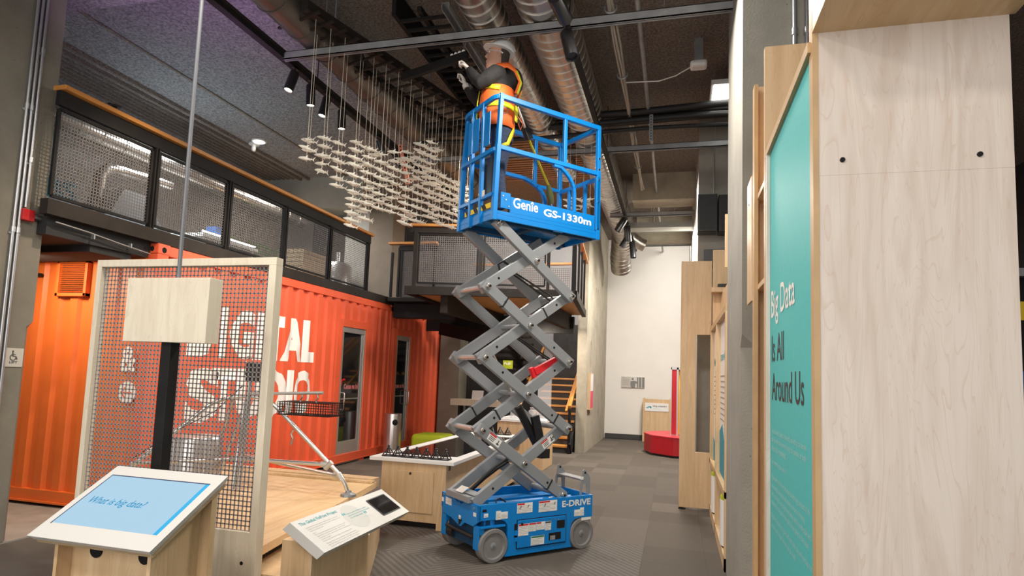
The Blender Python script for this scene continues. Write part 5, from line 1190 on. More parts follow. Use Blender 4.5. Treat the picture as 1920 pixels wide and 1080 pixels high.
for si, (sx, sy, zs) in enumerate(SCHOOL, 1):
    MB().tube([(sx, sy, min(zs)), (sx, sy, 5.34)], 0.0026, 5).build('string', 'string', rk)
    for zi, z in enumerate(sorted(zs, reverse=True), 1):
        o = bpy.data.objects.new('shark', skm); COL.objects.link(o)
        o.location = (sx, sy, z); k = rs_.uniform(1.05, 1.28); o.scale = (k, k, k)
        o.rotation_euler = (rs_.gauss(0, 0.15), rs_.gauss(0.22, 0.08), rs_.gauss(0.2, 0.24))
        tag(o, 'small cream model shark, %s from the top on the %s string from the left' % (words(zi), words(si)), 'shark', 'cream model sharks in the hanging school')
# ------------------------------------------------------------------ scissor lift (local frame: x along the machine, y across, z up)
LIFT_LOC = (-1.707, 5.513, 0.0); LIFT_RZ = PI / 2 - 0.7282
lift = thing('scissor_lift', 'raised blue and grey electric scissor lift with a worker in its basket', 'scissor lift', LIFT_LOC, LIFT_RZ)
def LB(mb, name, m, parent=None, **k): return mb.build(name, m, parent or lift, local=True, **k)
side = [(-.023, .533), (1.337, .533), (1.337, .312), (1.15, .312), (1.10, .30), (1.068, .27), (1.055, .22), (1.05, .10), (1.072, .037), (.268, .039), (.302, .103), (.302, .29), (.292, .33), (.27, .36), (.235, .378), (.19, .389), (-.023, .389)]
ch = LB(MB().prism(side, (0, 0, 0), (1, 0, 0), (0, 0, 1), (0, .03, 0)), 'chassis_side', 'blue_paint', bevel=.003)
LB(MB().prism(side, (0, .718, 0), (1, 0, 0), (0, 0, 1), (0, .03, 0)), 'chassis_side', 'blue_paint', bevel=.003)
frp = [(.03, .533), (.239, .535), (.341, .483), (.417, .484), (.512, .535), (.748, .533), (.735, .345), (.70, .335), (.525, .317), (.36, .275), (.335, .275), (.262, .325), (.097, .325), (.0, .388), (.0, .525)]
chf = LB(MB().prism(frp, (-.023, 0, 0), (0, 1, 0), (0, 0, 1), (.02, 0, 0)), 'chassis_front', 'blue_paint', bevel=.003)
LB(MB().box(1.317, 1.337, .03, .718, .2, .533), 'chassis_rear', 'blue_paint', bevel=.003)
LB(MB().box(.03, 1.317, .03, .718, .12, .40).box(.3, 1.05, .03, .718, .06, .12), 'chassis_tray', 'blue_dark')
LB(MB().tube([(.25, .30, .44), (1.28, .30, .44)], .045, 14).box(.3, 1.3, .45, .62, .40, .47), 'deck_trough', 'blue_paint', smooth=True)
LB(MB().box(.02, .20, .04, .19, .40, .50), 'control_module', 'lift_grey', bevel=.006)
e1 = LB(MB().box(.30, .42, .10, .20, .44, .46), 'battery_tray', 'blue_paint')
LB(MB().tube([(.36, .15, .46), (.36, .15, .48)], .02, 12), 'beacon', 'hazard_yellow', e1)
LB(MB().tube([(.26, .15, .47), (.28, .20, .52), (.34, .22, .53), (.39, .20, .50), (.40, .16, .46)], .008, 8), 'hose', 'black_rubber', smooth=True)
# side battery module
md = LB(MB().box(.398, .992, -.004, .0, .094, .366), 'module_gap', 'hole')
mo = LB(MB().box(.405, .985, -.012, .0, .102, .359), 'module_cover', 'blue_paint', bevel=.006)
LB(MB().box(.375, .41, -.013, .0, .17, .205).box(.375, .41, -.013, .0, .225, .27), 'hinge', 'blue_paint')
LB(MB().box(.372, .404, -.006, .0, .205, .225).box(.372, .404, -.006, .0, .27, .33), 'slot', 'hole')
LB(MB().box(.870, .968, -.014, -.011, .242, .318).box(.775, .922, -.014, -.011, .138, .206), 'vent_opening', 'hole', mo)
LB(MB().box(.79, .85, -.0155, -.013, .14, .18), 'charger_window', 'clear_plastic', mo)
for x, z in ((.80, .335), (.85, .335), (.89, .327)): LB(MB().tube([(x, -.016, z), (x, -.011, z)], .006, 8), 'screw', 'chrome', mo)
LB(MB().tube([(.45, -.018, .325), (.45, -.011, .325)], .013, 12), 'latch', 'black_rubber', mo)
# lettering and decals
def sideletter(body, x, z, w, h, bold=.03, parent=None): text('chassis_lettering', body, 'sticker', parent or ch, (x, -.001, z), (1, 0, 0), (0, 0, 1), w, h, .001, bold, local=True)
sideletter('E-DRIVE', .937, .437, .372, .062, .03)
def decal(x0, x1, z0, z1, y=-.0015, head=None, parent=None, ink=True, face='side', hw=1.0):
    p = parent or ch
    def bx_(a, b, c, d, o): return MB().box(a, b, y - o, y, c, d) if face == 'side' else MB().box(-.0245 - o, -.023, a, b, c, d)
    s_ = LB(bx_(x0, x1, z0, z1, .001), 'warning_decal', 'sticker', p)
    if head: MBh = bx_(x0 + .003, x0 + (x1 - x0) * hw - .003, z1 - min(.018, (z1 - z0) * .22), z1 - .002, .0016); LB(MBh, 'decal_heading', head, p)
    if ink:
        rows = max(2, int((z1 - z0) / .016)); mb = MB()
        for i in range(rows):
            zz = z0 + .006 + i * (z1 - z0 - .024) / rows
            a, b = x0 + .006, x0 + (x1 - x0) * (.92 if i % 3 else .62)
            v = bx_(a, b, zz, zz + .0028, .0016); mb.add(v.v, v.f)
        LB(mb, 'decal_print', 'grey_ink', p)
    return s_
def pict(x, z, s_=.016, y=-.003, parent=None):
    mb = MB()
    for a, b in (((0, 0), (.6, .7)), ((.6, .7), (-.2, .5)), ((0, 0), (-.7, -.8)), ((0, 0), (.5, -.9)), ((.2, .3), (1, .2))):
        mb.bar((x + a[0] * s_, y, z + a[1] * s_), (x + b[0] * s_, y, z + b[1] * s_), .003, .0012, (0, 1, 0))
    mb.tube([(x + s_ * .75, y + .0006, z + s_ * .95), (x + s_ * .75, y - .0006, z + s_ * .95)], s_ * .28, 8)
    LB(mb, 'decal_pictogram', 'sticker_ink', parent or ch)
decal(.395, .575, .424, .518, head='sticker_red', hw=.5); pict(.43, .475); pict(.52, .48, .014)
decal(.649, .873, .414, .518, head='sticker_red', hw=.62); pict(.72, .475); pict(.84, .485, .012)
decal(.16, .215, .388, .468); decal(.215, .291, .39, .455)
decal(1.095, 1.17, .335, .398); decal(1.17, 1.222, .333, .415); decal(1.19, 1.315, .285, .312, ink=False)
decal(.03, .075, .42, .455); decal(.41, .527, .215, .325, -.0125, 'sticker_red', mo); decal(.53, .615, .245, .325, -.0125, 'sticker_red', mo); decal(.62, .72, .25, .325, -.0125, 'sticker_red', mo, hw=.6); decal(.725, .797, .237, .322, -.0125, 'sticker_ink', mo)
decal(.56, .718, .112, .198, -.0125, 'sticker_green', mo)
decal(.535, .655, .43, .495, face='front', parent=chf); decal(.70, .74, .44, .48, face='front', parent=chf, ink=False); decal(.05, .10, .42, .455, face='front', parent=chf, ink=False); decal(.335, .375, .34, .375, face='front', parent=chf)
for y_, z_ in ((.70, .51), (.09, .49)): LB(MB().tube([(-.03, y_, z_), (-.02, y_, z_)], .012, 10), 'bolt', 'galvanised')
LB(MB().prism([(.02, -.045), (.045, -.05), (.05, .02), (0, .02), (-.02, 0)], (-.0245, .33, .335), (0, 1, 0), (0, 0, 1), (.001, 0, 0)), 'tie_down_hole', 'hole')
LB(MB().prism([(0, 0), (.05, 0), (.045, .025), (.006, .025)], (.01, -.0012, .468), (1, 0, 0), (0, 0, 1), (0, .001, 0)), 'tie_down_hole', 'hole')
# wheels and steering yokes
def wheel(x, y0, sgn, yaw=0.0):
    t = LB(MB().lathe((x, y0, .155), (0, -sgn, 0), [(-.095, .10), (-.095, .148), (-.088, .155), (-.008, .155), (0, .149), (.001, .12), (-.012, .113)], 36), 'tyre', 'tyre_grey', smooth=True)
    LB(MB().lathe((x, y0, .155), (0, -sgn, 0), [(-.09, .118), (-.012, .116), (-.010, .11), (-.026, .098), (-.028, .05), (-.018, .042), (-.016, .03), (-.008, .028), (-.006, .016)], 32), 'hub', 'hub_grey', t, smooth=True)
    LB(MB().lathe((x, y0, .155), (0, -sgn, 0), [(-.008, .016), (.0, .015), (.002, .008)], 6), 'axle_nut', 'galvanised', t)
wheel(.145, -.012, 1); wheel(1.206, 0.0, 1); wheel(.145, .76, -1); wheel(1.206, .748, -1)
for y0, y1 in ((-.005, .11), (.64, .753)):
    LB(MB().box(.0, .27, y0, y1, .318, .338).box(-.012, .003, y0 + .02, y1, .12, .338).box(.003, .05, y0 + .02, y0 + .04, .26, .32), 'steering_yoke', 'blue_paint', bevel=.003)
    LB(MB().tube([(.145, (y0 + y1) / 2, .33), (.145, (y0 + y1) / 2, .41)], .035, 16).tube([(.06, (y0 + y1) / 2, .34), (.06, (y0 + y1) / 2, .385)], .025, 12), 'king_pin', 'blue_paint', smooth=True)
LB(MB().tube([(.0, .12, .22), (.0, .66, .22)], .018, 10).tube([(.05, .55, .17), (.05, .66, .17)], .06, 14), 'steering_link', 'black_rubber', smooth=True)
# rear step
for y in (.04, .46):
    LB(MB().prism([(1.20, .53), (1.225, .53), (1.235, .64), (1.285, .64), (1.295, .53), (1.335, .53), (1.335, .70), (1.275, .775), (1.255, .785), (1.232, .775), (1.22, .70), (1.205, .66)], (0, y, 0), (1, 0, 0), (0, 0, 1), (0, .012, 0)), 'step_plate', 'lift_grey', bevel=.002)
    LB(MB().tube([(1.262, y - .002, .752), (1.262, y + .014, .752)], .012, 10), 'lifting_eye', 'hole')
LB(MB().box(1.215, 1.325, .045, .465, .672, .69), 'step_tread', 'galvanised', bevel=.002)
decal(1.20, 1.24, .685, .715, .038, parent=lift, ink=False)
# scissor stack
Zn = [.55, 1.21, 1.89, 2.567, 3.20]; XL, XR_ = [.02, 0.0, 0.0, 0.0, .10], [.97, 1.01, 1.01, 1.01, .95]
def arm(x0, z0, x1, z1, y, ext0=.045, ext1=.045):
    a, b = Vector((x0, y, z0)), Vector((x1, y, z1)); d = (b - a).normalized()
    o = LB(MB().bar(a - d * ext0, b + d * ext1, .052, .105, (0, 0, 1)), 'scissor_arm', 'lift_grey', bevel=.004)
    return o
arms = []
for k in range(4):
    for yo, yi, sg_ in ((.065, .125, -1), (.640, .580, 1)):
        A_ = arm(XL[k + 1], Zn[k + 1], XR_[k], Zn[k], yo)
        arm(XL[k], Zn[k], XR_[k + 1], Zn[k + 1], yi)
        if sg_ < 0:
            arms.append(A_)
            for x, z in ((XL[k + 1], Zn[k + 1]), (XR_[k], Zn[k]), ((XL[k + 1] + XR_[k]) / 2, (Zn[k + 1] + Zn[k]) / 2)):
                LB(MB().lathe((x, yo - .026, z), (0, -1, 0), [(0, .030), (.008, .030), (.010, .022), (.03, .020), (.032, .012), (.04, .011)], 18), 'pivot_pin', 'chrome', A_, smooth=True)
                LB(MB().tube([(x, yo - .068, z), (x, yo - .058, z)], .013, 6), 'pin_nut', 'black_steel', A_)
            for t in (.2, .8):
                p = Vector((XL[k + 1], yo - .0265, Zn[k + 1])).lerp(Vector((XR_[k], yo - .0265, Zn[k])), t)
                if k < 3: LB(MB().tube([p, p + Vector((0, .002, 0))], .013, 10), 'bolt_hole', 'hole', A_)
    if k:
        LB(MB().tube([(XL[k], .05, Zn[k]), (XL[k], .66, Zn[k])], .026, 14), 'cross_tube', 'aluminium', smooth=True)
        LB(MB().tube([(XR_[k], .05, Zn[k]), (XR_[k], .66, Zn[k])], .026, 14), 'cross_tube', 'lift_grey', smooth=True)
    xm, zm = .505, (Zn[k] + Zn[k + 1]) / 2
    LB(MB().tube([(xm, .05, zm), (xm, .66, zm)], .024, 14), 'centre_tube', 'lift_grey', smooth=True)
    # inner arm holes and straps
    for t in (.16, .86):
        p = Vector((XL[k], .0985, Zn[k])).lerp(Vector((XR_[k + 1], .0985, Zn[k + 1])), t)
        LB(MB().tube([p, p + Vector((0, -.001, 0))], .013, 10), 'bolt_hole', 'hole')
for k, t in ((2, .2), (0, .83), (1, .85)):
    a, b = Vector((XL[k + 1], .065, Zn[k + 1])), Vector((XR_[k], .065, Zn[k])); p = a.lerp(b, t); d = (b - a).normalized()
    LB(MB().bar(p - d * .008, p + d * .008, .058, .112, (0, 0, 1)), 'cable_strap', 'black_rubber')
for k, t in ((1, .2), (2, .72)):
    for y in (.125, .58):
        a, b = Vector((XL[k], y, Zn[k])), Vector((XR_[k + 1], y, Zn[k + 1])); p = a.lerp(b, t); d = (b - a).normalized()
        LB(MB().bar(p - d * .008, p + d * .008, .058, .112, (0, 0, 1)), 'cable_strap', 'black_rubber')
def armdecal(x0, z0, x1, z1, y, t, ln=.16, h=.075):
    a, b = Vector((x0, y, z0)), Vector((x1, y, z1)); d = (b - a).normalized(); p = a.lerp(b, t); u = Vector((-d.z, 0, d.x))
    if u.z < 0: u = -u
    q = [p - d * ln / 2 - u * h / 2, p + d * ln / 2 - u * h / 2, p + d * ln / 2 + u * h / 2, p - d * ln / 2 + u * h / 2]
    o = LB(MB().add(q, [(0, 1, 2, 3)]), 'warning_decal', 'sticker')
    e = Vector((0, -.0008, 0)); q2 = [p - d * ln / 2 + u * h * .28 + e, p + d * ln * .05 + u * h * .28 + e, p + d * ln * .05 + u * h / 2 + e, p - d * ln / 2 + u * h / 2 + e]
    LB(MB().add(q2, [(0, 1, 2, 3)]), 'decal_heading', 'sticker_red', o)
    mb = MB()
    for i in range(3): mb.bar(p - d * ln * .4 + u * (h * .12 - i * h * .2) + e, p + d * ln * (.0 if i else .05) + u * (h * .12 - i * h * .2) + e, .002, .006, (-d.z, 0, d.x))
    mb.bar(p + d * ln * .2 - u * h * .2 + e, p + d * ln * .42 - u * h * .2 + e, .002, .01, u); mb.bar(p + d * ln * .3 - u * h * .3 + e, p + d * ln * .3 + u * h * .3 + e, .01, .002, (0, 1, 0))
    LB(mb, 'decal_print', 'sticker_ink', o)
armdecal(XL[1], Zn[1], XR_[0], Zn[0], .0375, .14); armdecal(XL[0], Zn[0], XR_[1], Zn[1], .0975, .80)
LB(MB().bar((.0, .13, .56), (.0, .58, .56), .14, .06, (0, 0, 1)).bar((-.02, .2, .60), (.05, .2, .62), .2, .01), 'lower_bracket', 'lift_grey', bevel=.004)
LB(MB().add([(-.05, .28, .60), (-.05, .42, .60), (.02, .42, .645), (.02, .28, .645)], [(0, 1, 2, 3)]), 'warning_decal', 'sticker')
LB(MB().tube([(1.0, .03, .545), (1.0, .68, .545)], .03, 14), 'slide_roller', 'lift_grey', smooth=True)
# hydraulic ram, hoses, safety prop
LB(MB().tube([(.90, .36, .96), (.60, .35, 1.41)], .045, 16), 'ram_cylinder', 'black_plastic', smooth=True)
LB(MB().tube([(.60, .35, 1.41), (.25, .33, 1.93)], .022, 12), 'ram_rod', 'chrome', smooth=True)
LB(MB().box(.86, .98, .28, .46, .88, .98).bar((.86, .30, 1.05), (.78, .30, 1.32), .05, .09), 'valve_block', 'black_plastic', bevel=.006)
LB(MB().bar((.64, .16, 1.765), (.95, .16, 1.91), .05, .075).bar((.62, .16, 1.755), (.66, .16, 1.775), .05, .11), 'safety_prop', 'safety_red', bevel=.004, label='red safety prop')
LB(MB().tube([(.33, .36, 2.78), (.30, .36, 2.86), (.36, .36, 2.90), (.44, .36, 2.86), (.5, .36, 2.78)], .012, 8), 'hose', 'black_rubber', smooth=True)
LB(MB().tube([(.5, .36, 2.80), (.72, .34, 2.70), (.92, .30, 2.60), (.96, .28, 2.56)], .009, 8), 'hose', 'black_rubber', smooth=True)
LB(MB().tube([(.5, .38, 2.78), (.74, .36, 2.66), (.95, .32, 2.54)], .009, 8), 'hose', 'black_rubber', smooth=True)
LB(MB().tube([(.5, .34, 2.16), (.7, .33, 2.05), (.95, .30, 1.92)], .009, 8), 'hose', 'black_rubber', smooth=True)
LB(MB().tube([(.5, .37, 2.15), (.72, .36, 2.03), (.97, .33, 1.90)], .009, 8), 'hose', 'black_rubber', smooth=True)
LB(MB().tube([(.05, .30, .62), (.2, .30, .74), (.35, .32, .83), (.5, .33, .90)], .016, 8), 'hose', 'black_rubber', smooth=True)
LB(MB().tube([(.07, .33, .60), (.22, .33, .71), (.38, .34, .80), (.52, .34, .87)], .014, 8), 'hose', 'black_rubber', smooth=True)

# platform and guard rails
PLX, PLY = 1.333, .703
pf_ = LB(MB().box(0, PLX, 0, PLY, 3.27, 3.306).box(0, PLX, 0, .02, 3.218, 3.27).box(0, PLX, PLY - .02, PLY, 3.218, 3.27).box(0, .02, .02, PLY - .02, 3.218, 3.27).box(PLX - .02, PLX, .02, PLY - .02, 3.218, 3.27), 'platform_deck', 'blue_paint', bevel=.003)
LB(MB().box(.02, PLX - .02, .09, .14, 3.215, 3.27).box(.02, PLX - .02, .56, .61, 3.215, 3.27).box(.55, .62, .14, .56, 3.23, 3.27), 'deck_runner', 'blue_dark', pf_)
LB(MB().box(.72, .84, -.002, .01, 3.205, 3.222), 'deck_latch', 'blue_dark', pf_)
tb_ = LB(MB().box(.19, 1.27, .0, .012, 3.306, 3.465), 'toe_board', 'blue_paint', bevel=.002)
LB(MB().box(.04, 1.30, PLY - .012, PLY, 3.306, 3.465), 'toe_board', 'blue_paint', bevel=.002)
LB(MB().box(.012, .024, .03, .68, 3.306, 3.33), 'toe_board', 'blue_paint')
LB(MB().box(PLX - .03, PLX - .018, .03, .68, 3.306, 3.46), 'toe_board', 'blue_paint')
LB(MB().box(.073, .185, -.010, .0, 3.335, 3.492), 'corner_plate', 'blue_paint', bevel=.003)
for x, z in ((.095, 3.455), (.165, 3.36), (.13, 3.42)): LB(MB().tube([(x, -.016, z), (x, -.009, z)], .008, 8), 'bolt', 'chrome')
text('brand_lettering', 'Genîe', 'sticker', tb_, (.222, -.001, 3.362), (1, 0, 0), (0, 0, 1), .30, .105, .001, .018, local=True)
text('model_lettering', 'GS-1330m', 'sticker', tb_, (.592, -.001, 3.345), (1, 0, 0), (0, 0, 1), .628, .078, .001, .03, local=True)
W = .038
def rl(name, pts, w=W, h=W):
    mb = MB()
    for a, b in zip(pts[:-1], pts[1:]): 
        a, b = Vector(a), Vector(b); d = (b - a).normalized() * (w * .25)
        mb.bar(a - d, b + d, w, h)
    return LB(mb, name, 'blue_paint', bevel=.004)
def curve(a, b, c, n=5):
    a, b, c = Vector(a), Vector(b), Vector(c); return [a * (1 - t) ** 2 + b * 2 * t * (1 - t) + c * t * t for t in [i / n for i in range(n + 1)]]
# near side
rl('corner_post', [(.012, .012, 3.22), (.03, .012, 3.95)], .048, .048); rl('corner_post', [(.03, .012, 3.90), (.048, .012, 4.467)], .042, .042)
rl('corner_post', [(1.315, .012, 3.22), (1.31, .012, 3.95)], .048, .048); rl('corner_post', [(1.31, .012, 3.9), (1.305, .012, 4.45)], .042, .042)
rl('top_rail', [(.048, .012, 4.445), (1.31, .012, 4.445)], .045, .05)
rl('mid_rail', [(.03, .012, 3.935), (1.31, .012, 3.935)], .042, .045)
rl('mid_post', [(.85, .012, 3.94), (.845, .012, 4.43)], .04, .034)
rl('entry_hoop', [(.72, .014, 3.90)] + curve((.80, .014, 3.90), (.985, .014, 3.80), (.99, .014, 3.66)) + [(.995, .014, 3.46)], .034, .034)
LB(MB().box(1.275, 1.33, -.012, .0, 3.31, 3.90), 'gate_channel', 'blue_paint', bevel=.003)
for z in (3.33, 3.62, 3.86): LB(MB().tube([(1.302, -.018, z), (1.302, -.011, z)], .008, 8), 'bolt', 'chrome')
for z in (4.1, 3.98): LB(MB().tube([(1.307, -.014, z), (1.307, -.006, z)], .012, 8), 'locking_pin', 'chrome')
# far side
rl('corner_post', [(.012, PLY - .012, 3.22), (.03, PLY - .012, 3.95)], .048, .048); rl('corner_post', [(.03, PLY - .012, 3.9), (.048, PLY - .03, 4.42)], .042, .042)
rl('corner_post', [(1.315, PLY - .012, 3.22), (1.31, PLY - .012, 4.46)], .044, .044)
rl('top_rail', [(.048, PLY - .012, 4.455), (1.31, PLY - .012, 4.455)], .045, .05)
rl('mid_rail', [(.03, PLY - .012, 3.955), (.80, PLY - .012, 3.955)] + curve((.80, PLY - .012, 3.955), (1.08, PLY - .012, 3.90), (1.10, PLY - .012, 3.74)) + [(1.11, PLY - .012, 3.46)], .042, .04)
rl('mid_post', [(.95, PLY - .012, 3.90), (.95, PLY - .012, 4.45)], .04, .034)
rl('mid_rail', [(.95, PLY - .012, 3.90), (1.31, PLY - .012, 3.90)], .036, .036)
# rear end with gate
rl('top_rail', [(1.31, .012, 4.44), (1.31, PLY - .012, 4.45)], .042, .045)
rl('gate_rail', [(1.31, .03, 3.88), (1.31, PLY - .03, 3.88)], .036, .045)
rl('gate_post', [(1.31, .22, 3.32), (1.31, .22, 3.88)], .034, .034); rl('gate_post', [(1.31, .50, 3.32), (1.31, .50, 3.88)], .034, .034)
# front end
rl('top_rail', curve((.048, .02, 4.447), (.0, .03, 4.447), (-.005, .12, 4.437)) + [(-.005, .52, 4.43)] + curve((-.005, .54, 4.43), (.0, .66, 4.43), (.05, .69, 4.43)), .034, .045)
rl('mid_rail', curve((.03, .02, 3.915), (-.01, .03, 3.91), (-.014, .12, 3.895)) + [(-.014, .56, 3.89)] + curve((-.014, .58, 3.89), (-.01, .67, 3.89), (.03, .69, 3.90)), .034, .042)
rl('lower_rail', [(.0, .03, 3.462), (.0, .68, 3.462)], .034, .036)
for y in (.25, .455): rl('front_post', [(.0, y, 3.22), (-.006, y, 4.43)], .038, .038)
for y0, y1 in ((.425, .495), (.285, .40), (.075, .185)): LB(MB().box(-.036, -.026, y0, y1, 3.96, 4.30), 'front_plate', 'blue_paint', bevel=.002)
for y in (.25, .455):
    LB(MB().tube([(-.02, y, 4.29), (-.022, y + .006, 4.33), (-.018, y - .004, 4.38)], .008, 6), 'cable_clip', 'chrome')
    for z in (3.5, 3.75, 4.05, 4.41): LB(MB().tube([(-.026, y, z), (-.018, y, z)], .009, 8), 'bolt', 'chrome')
hz = LB(MB().box(-.006, .0, .05, .56, 3.335, 3.385), 'hazard_strip', 'hazard_yellow')
for y in (.12, .28, .44): LB(MB().prism([(y, 3.334), (y + .07, 3.334), (y + .11, 3.386), (y + .04, 3.386)], (-.0075, 0, 0), (0, 1, 0), (0, 0, 1), (.0015, 0, 0)), 'hazard_stripe', 'black_rubber', hz)
LB(MB().box(.06, .14, .14, .42, 3.50, 3.90), 'control_box', 'black_plastic', bevel=.012)
LB(MB().box(-.02, -.012, .16, .20, 3.47, 3.53), 'id_tag', 'sticker')
# ------------------------------------------------------------------ the worker
OP = Vector((-1.755, 5.925, 3.306)); PF = Vector((-0.966, -0.257, 0)).normalized(); PL = Vector((0.257, -0.966, 0)).normalized()
person = thing('person', 'worker in white hard hat, orange safety vest and jeans reaching up from the lift basket', 'person', tuple(OP))
def W3(f, l, z): return OP + PF * f + PL * l + Vector((0, 0, z))
def tilt(f, z, a=math.radians(9), cf=0.08, cz=1.64):
    df, dz = f - cf, z - cz; return cf + df * math.cos(a) - dz * math.sin(a), cz + df * math.sin(a) + dz * math.cos(a)
def long_face(z): return z if z > 1.8 else 1.8 - (1.8 - z) * 1.2
def ringp(f0, f1, w, z, n=20, head=False, sq=1.0, l0=0.0):
    out = []
    for k in range(n):
        a = 2 * PI * k / n; ff = (f0 + f1) / 2 + (f1 - f0) / 2 * math.copysign(abs(math.cos(a)) ** sq, math.cos(a)); ll = l0 + w * math.copysign(abs(math.sin(a)) ** sq, math.sin(a)); zz = z
        if head: ff, zz = tilt(ff, long_face(zz))
        out.append(W3(ff, ll, zz))
    return out
def remesh(o, vox, it=6, smooth=True):
    m = o.modifiers.new('remesh', 'REMESH'); m.mode = 'VOXEL'; m.voxel_size = vox; m.use_smooth_shade = True
    s_ = o.modifiers.new('smooth', 'SMOOTH'); s_.factor = 0.5; s_.iterations = it
    return o
def limb(mb, pts, rs, n=12): return mb.tube([W3(*p) for p in pts], rs, n)
def hp(f, l, z):
    f, z = tilt(f, long_face(z)); return W3(f, l, z)
LSH, LEL, LWR = (0.07, 0.19, 1.49), (0.25, 0.23, 1.335), (0.385, 0.10, 1.545)
RSH, REL, RWR = (0.08, -0.18, 1.50), (0.29, -0.22, 1.34), (0.43, -0.06, 1.46)
# body: one continuous skin surface
bd_ = MB()
bd_.loft([ringp(0.095, 0.205, 0.045, 1.622, head=True), ringp(0.04, 0.215, 0.062, 1.645, head=True), ringp(0.015, 0.218, 0.069, 1.685, head=True), ringp(0.005, 0.216, 0.074, 1.725, head=True), ringp(0.0, 0.214, 0.077, 1.765, head=True), ringp(0.0, 0.214, 0.078, 1.80, head=True), ringp(0.005, 0.205, 0.074, 1.84, head=True), ringp(0.03, 0.175, 0.055, 1.875, head=True)])
bd_.loft([[hp(0.208, -0.008, 1.775), hp(0.208, 0.008, 1.775), hp(0.218, 0.008, 1.775), hp(0.218, -0.008, 1.775)], [hp(0.205, -0.018, 1.728), hp(0.205, 0.018, 1.728), hp(0.246, 0.012, 1.732), hp(0.246, -0.012, 1.732)], [hp(0.205, -0.014, 1.718), hp(0.205, 0.014, 1.718), hp(0.232, 0.010, 1.720), hp(0.232, -0.010, 1.720)]])
bd_.loft([ringp(0.19, 0.226, 0.028, 1.684, 12, True), ringp(0.19, 0.228, 0.028, 1.692, 12, True), ringp(0.19, 0.222, 0.026, 1.698, 12, True)])
bd_.ball(hp(0.207, 0.0, 1.79), 0.03, 10, (1.0, 1.0, 0.35))
for s_ in (-1, 1): bd_.ball(hp(0.092, s_ * 0.08, 1.752), 0.032, 10, (0.55, 0.42, 1.0))
bd_.loft([ringp(0.0, 0.14, 0.062, 1.50), ringp(0.01, 0.135, 0.058, 1.58), ringp(0.02, 0.15, 0.058, 1.66)])
bd_.loft([ringp(-0.06, 0.13, 0.14, 0.86), ringp(-0.05, 0.16, 0.15, 1.0), ringp(-0.05, 0.19, 0.16, 1.25), ringp(-0.03, 0.17, 0.18, 1.42), ringp(0.0, 0.14, 0.12, 1.52)])
for sh2, el, wr, s_ in ((LSH, LEL, LWR, 1), (RSH, REL, RWR, -1)): limb(bd_, [sh2, el, wr], [0.055, 0.042, 0.03])
for s_ in (-1, 1): limb(bd_, [(0.03, s_ * 0.09, 0.90), (0.05, s_ * 0.105, 0.48), (0.0, s_ * 0.11, 0.09)], [0.075, 0.052, 0.038])
remesh(bd_.build('body', 'skin', person), 0.0065, 3)
# facial details
for s_ in (-1, 1):
    ey = MB().ball(hp(0.203, s_ * 0.031, 1.768), 0.012, 8); ey.build('eye', 'sticker', person, smooth=True)
    MB().ball(hp(0.2125, s_ * 0.032, 1.768), 0.0055, 8).build('iris', 'hair', person, smooth=True)
    MB().bar(hp(0.212, s_ * 0.016, 1.789), hp(0.203, s_ * 0.05, 1.790), 0.006, 0.006).build('eyebrow', 'hair', person)
MB().bar(hp(0.2285, -0.02, 1.690), hp(0.2285, 0.02, 1.690), 0.003, 0.003).build('mouth', 'brown_ink', person)
hr = MB(); hr.loft([ringp(-0.012, 0.075, 0.070, 1.68, head=True), ringp(-0.012, 0.10, 0.080, 1.74, head=True), ringp(-0.010, 0.13, 0.082, 1.80, head=True), ringp(0.0, 0.16, 0.078, 1.84, head=True)])
hr.build('hair', 'hair', person, smooth=True)
gl = MB()
for s_ in (-1, 1):
    gl.bar(hp(0.095, s_ * 0.083, 1.768), hp(0.205, s_ * 0.066, 1.772), 0.004, 0.010)
    gl.add([hp(0.232, s_ * 0.008, 1.785), hp(0.212, s_ * 0.062, 1.785), hp(0.208, s_ * 0.060, 1.745), hp(0.230, s_ * 0.012, 1.745)], [(0, 1, 2, 3)])
gl.build('safety_glasses', 'clear_plastic', person)
MB().bar(hp(0.055, 0.087, 1.755), hp(0.10, 0.087, 1.768), 0.005, 0.012).build('glasses_arm', 'sticker', person)
# hard hat: dome, ridge, brim
def ht(f, l, z): f, z = tilt(f, z, math.radians(15)); return W3(f, l, z)
def hring(f0, f1, w, z, n=28):
    return [ht((f0 + f1) / 2 + (f1 - f0) / 2 * math.cos(2 * PI * k / n), w * math.sin(2 * PI * k / n), z) for k in range(n)]
hat = MB().loft([hring(-0.042, 0.245, 0.118, 1.800), hring(-0.035, 0.235, 0.116, 1.83), hring(-0.02, 0.215, 0.104, 1.87), hring(0.005, 0.185, 0.085, 1.903), hring(0.045, 0.145, 0.05, 1.925), hring(0.08, 0.11, 0.02, 1.930)]).build('hard_hat', 'hat_white', person, smooth=2, label='white hard hat')
MB().loft([hring(-0.056, 0.30, 0.128, 1.797), hring(-0.056, 0.30, 0.128, 1.803), hring(-0.035, 0.24, 0.117, 1.812)]).build('brim', 'hat_white', hat, smooth=True)
rdg = MB().tube([ht(f, 0, z) for f, z in ((-0.03, 1.845), (0.0, 1.895), (0.05, 1.929), (0.10, 1.936), (0.15, 1.928), (0.20, 1.892), (0.225, 1.85))], 0.012, 8)
rdg.build('ridge', 'hat_white', hat, smooth=True)
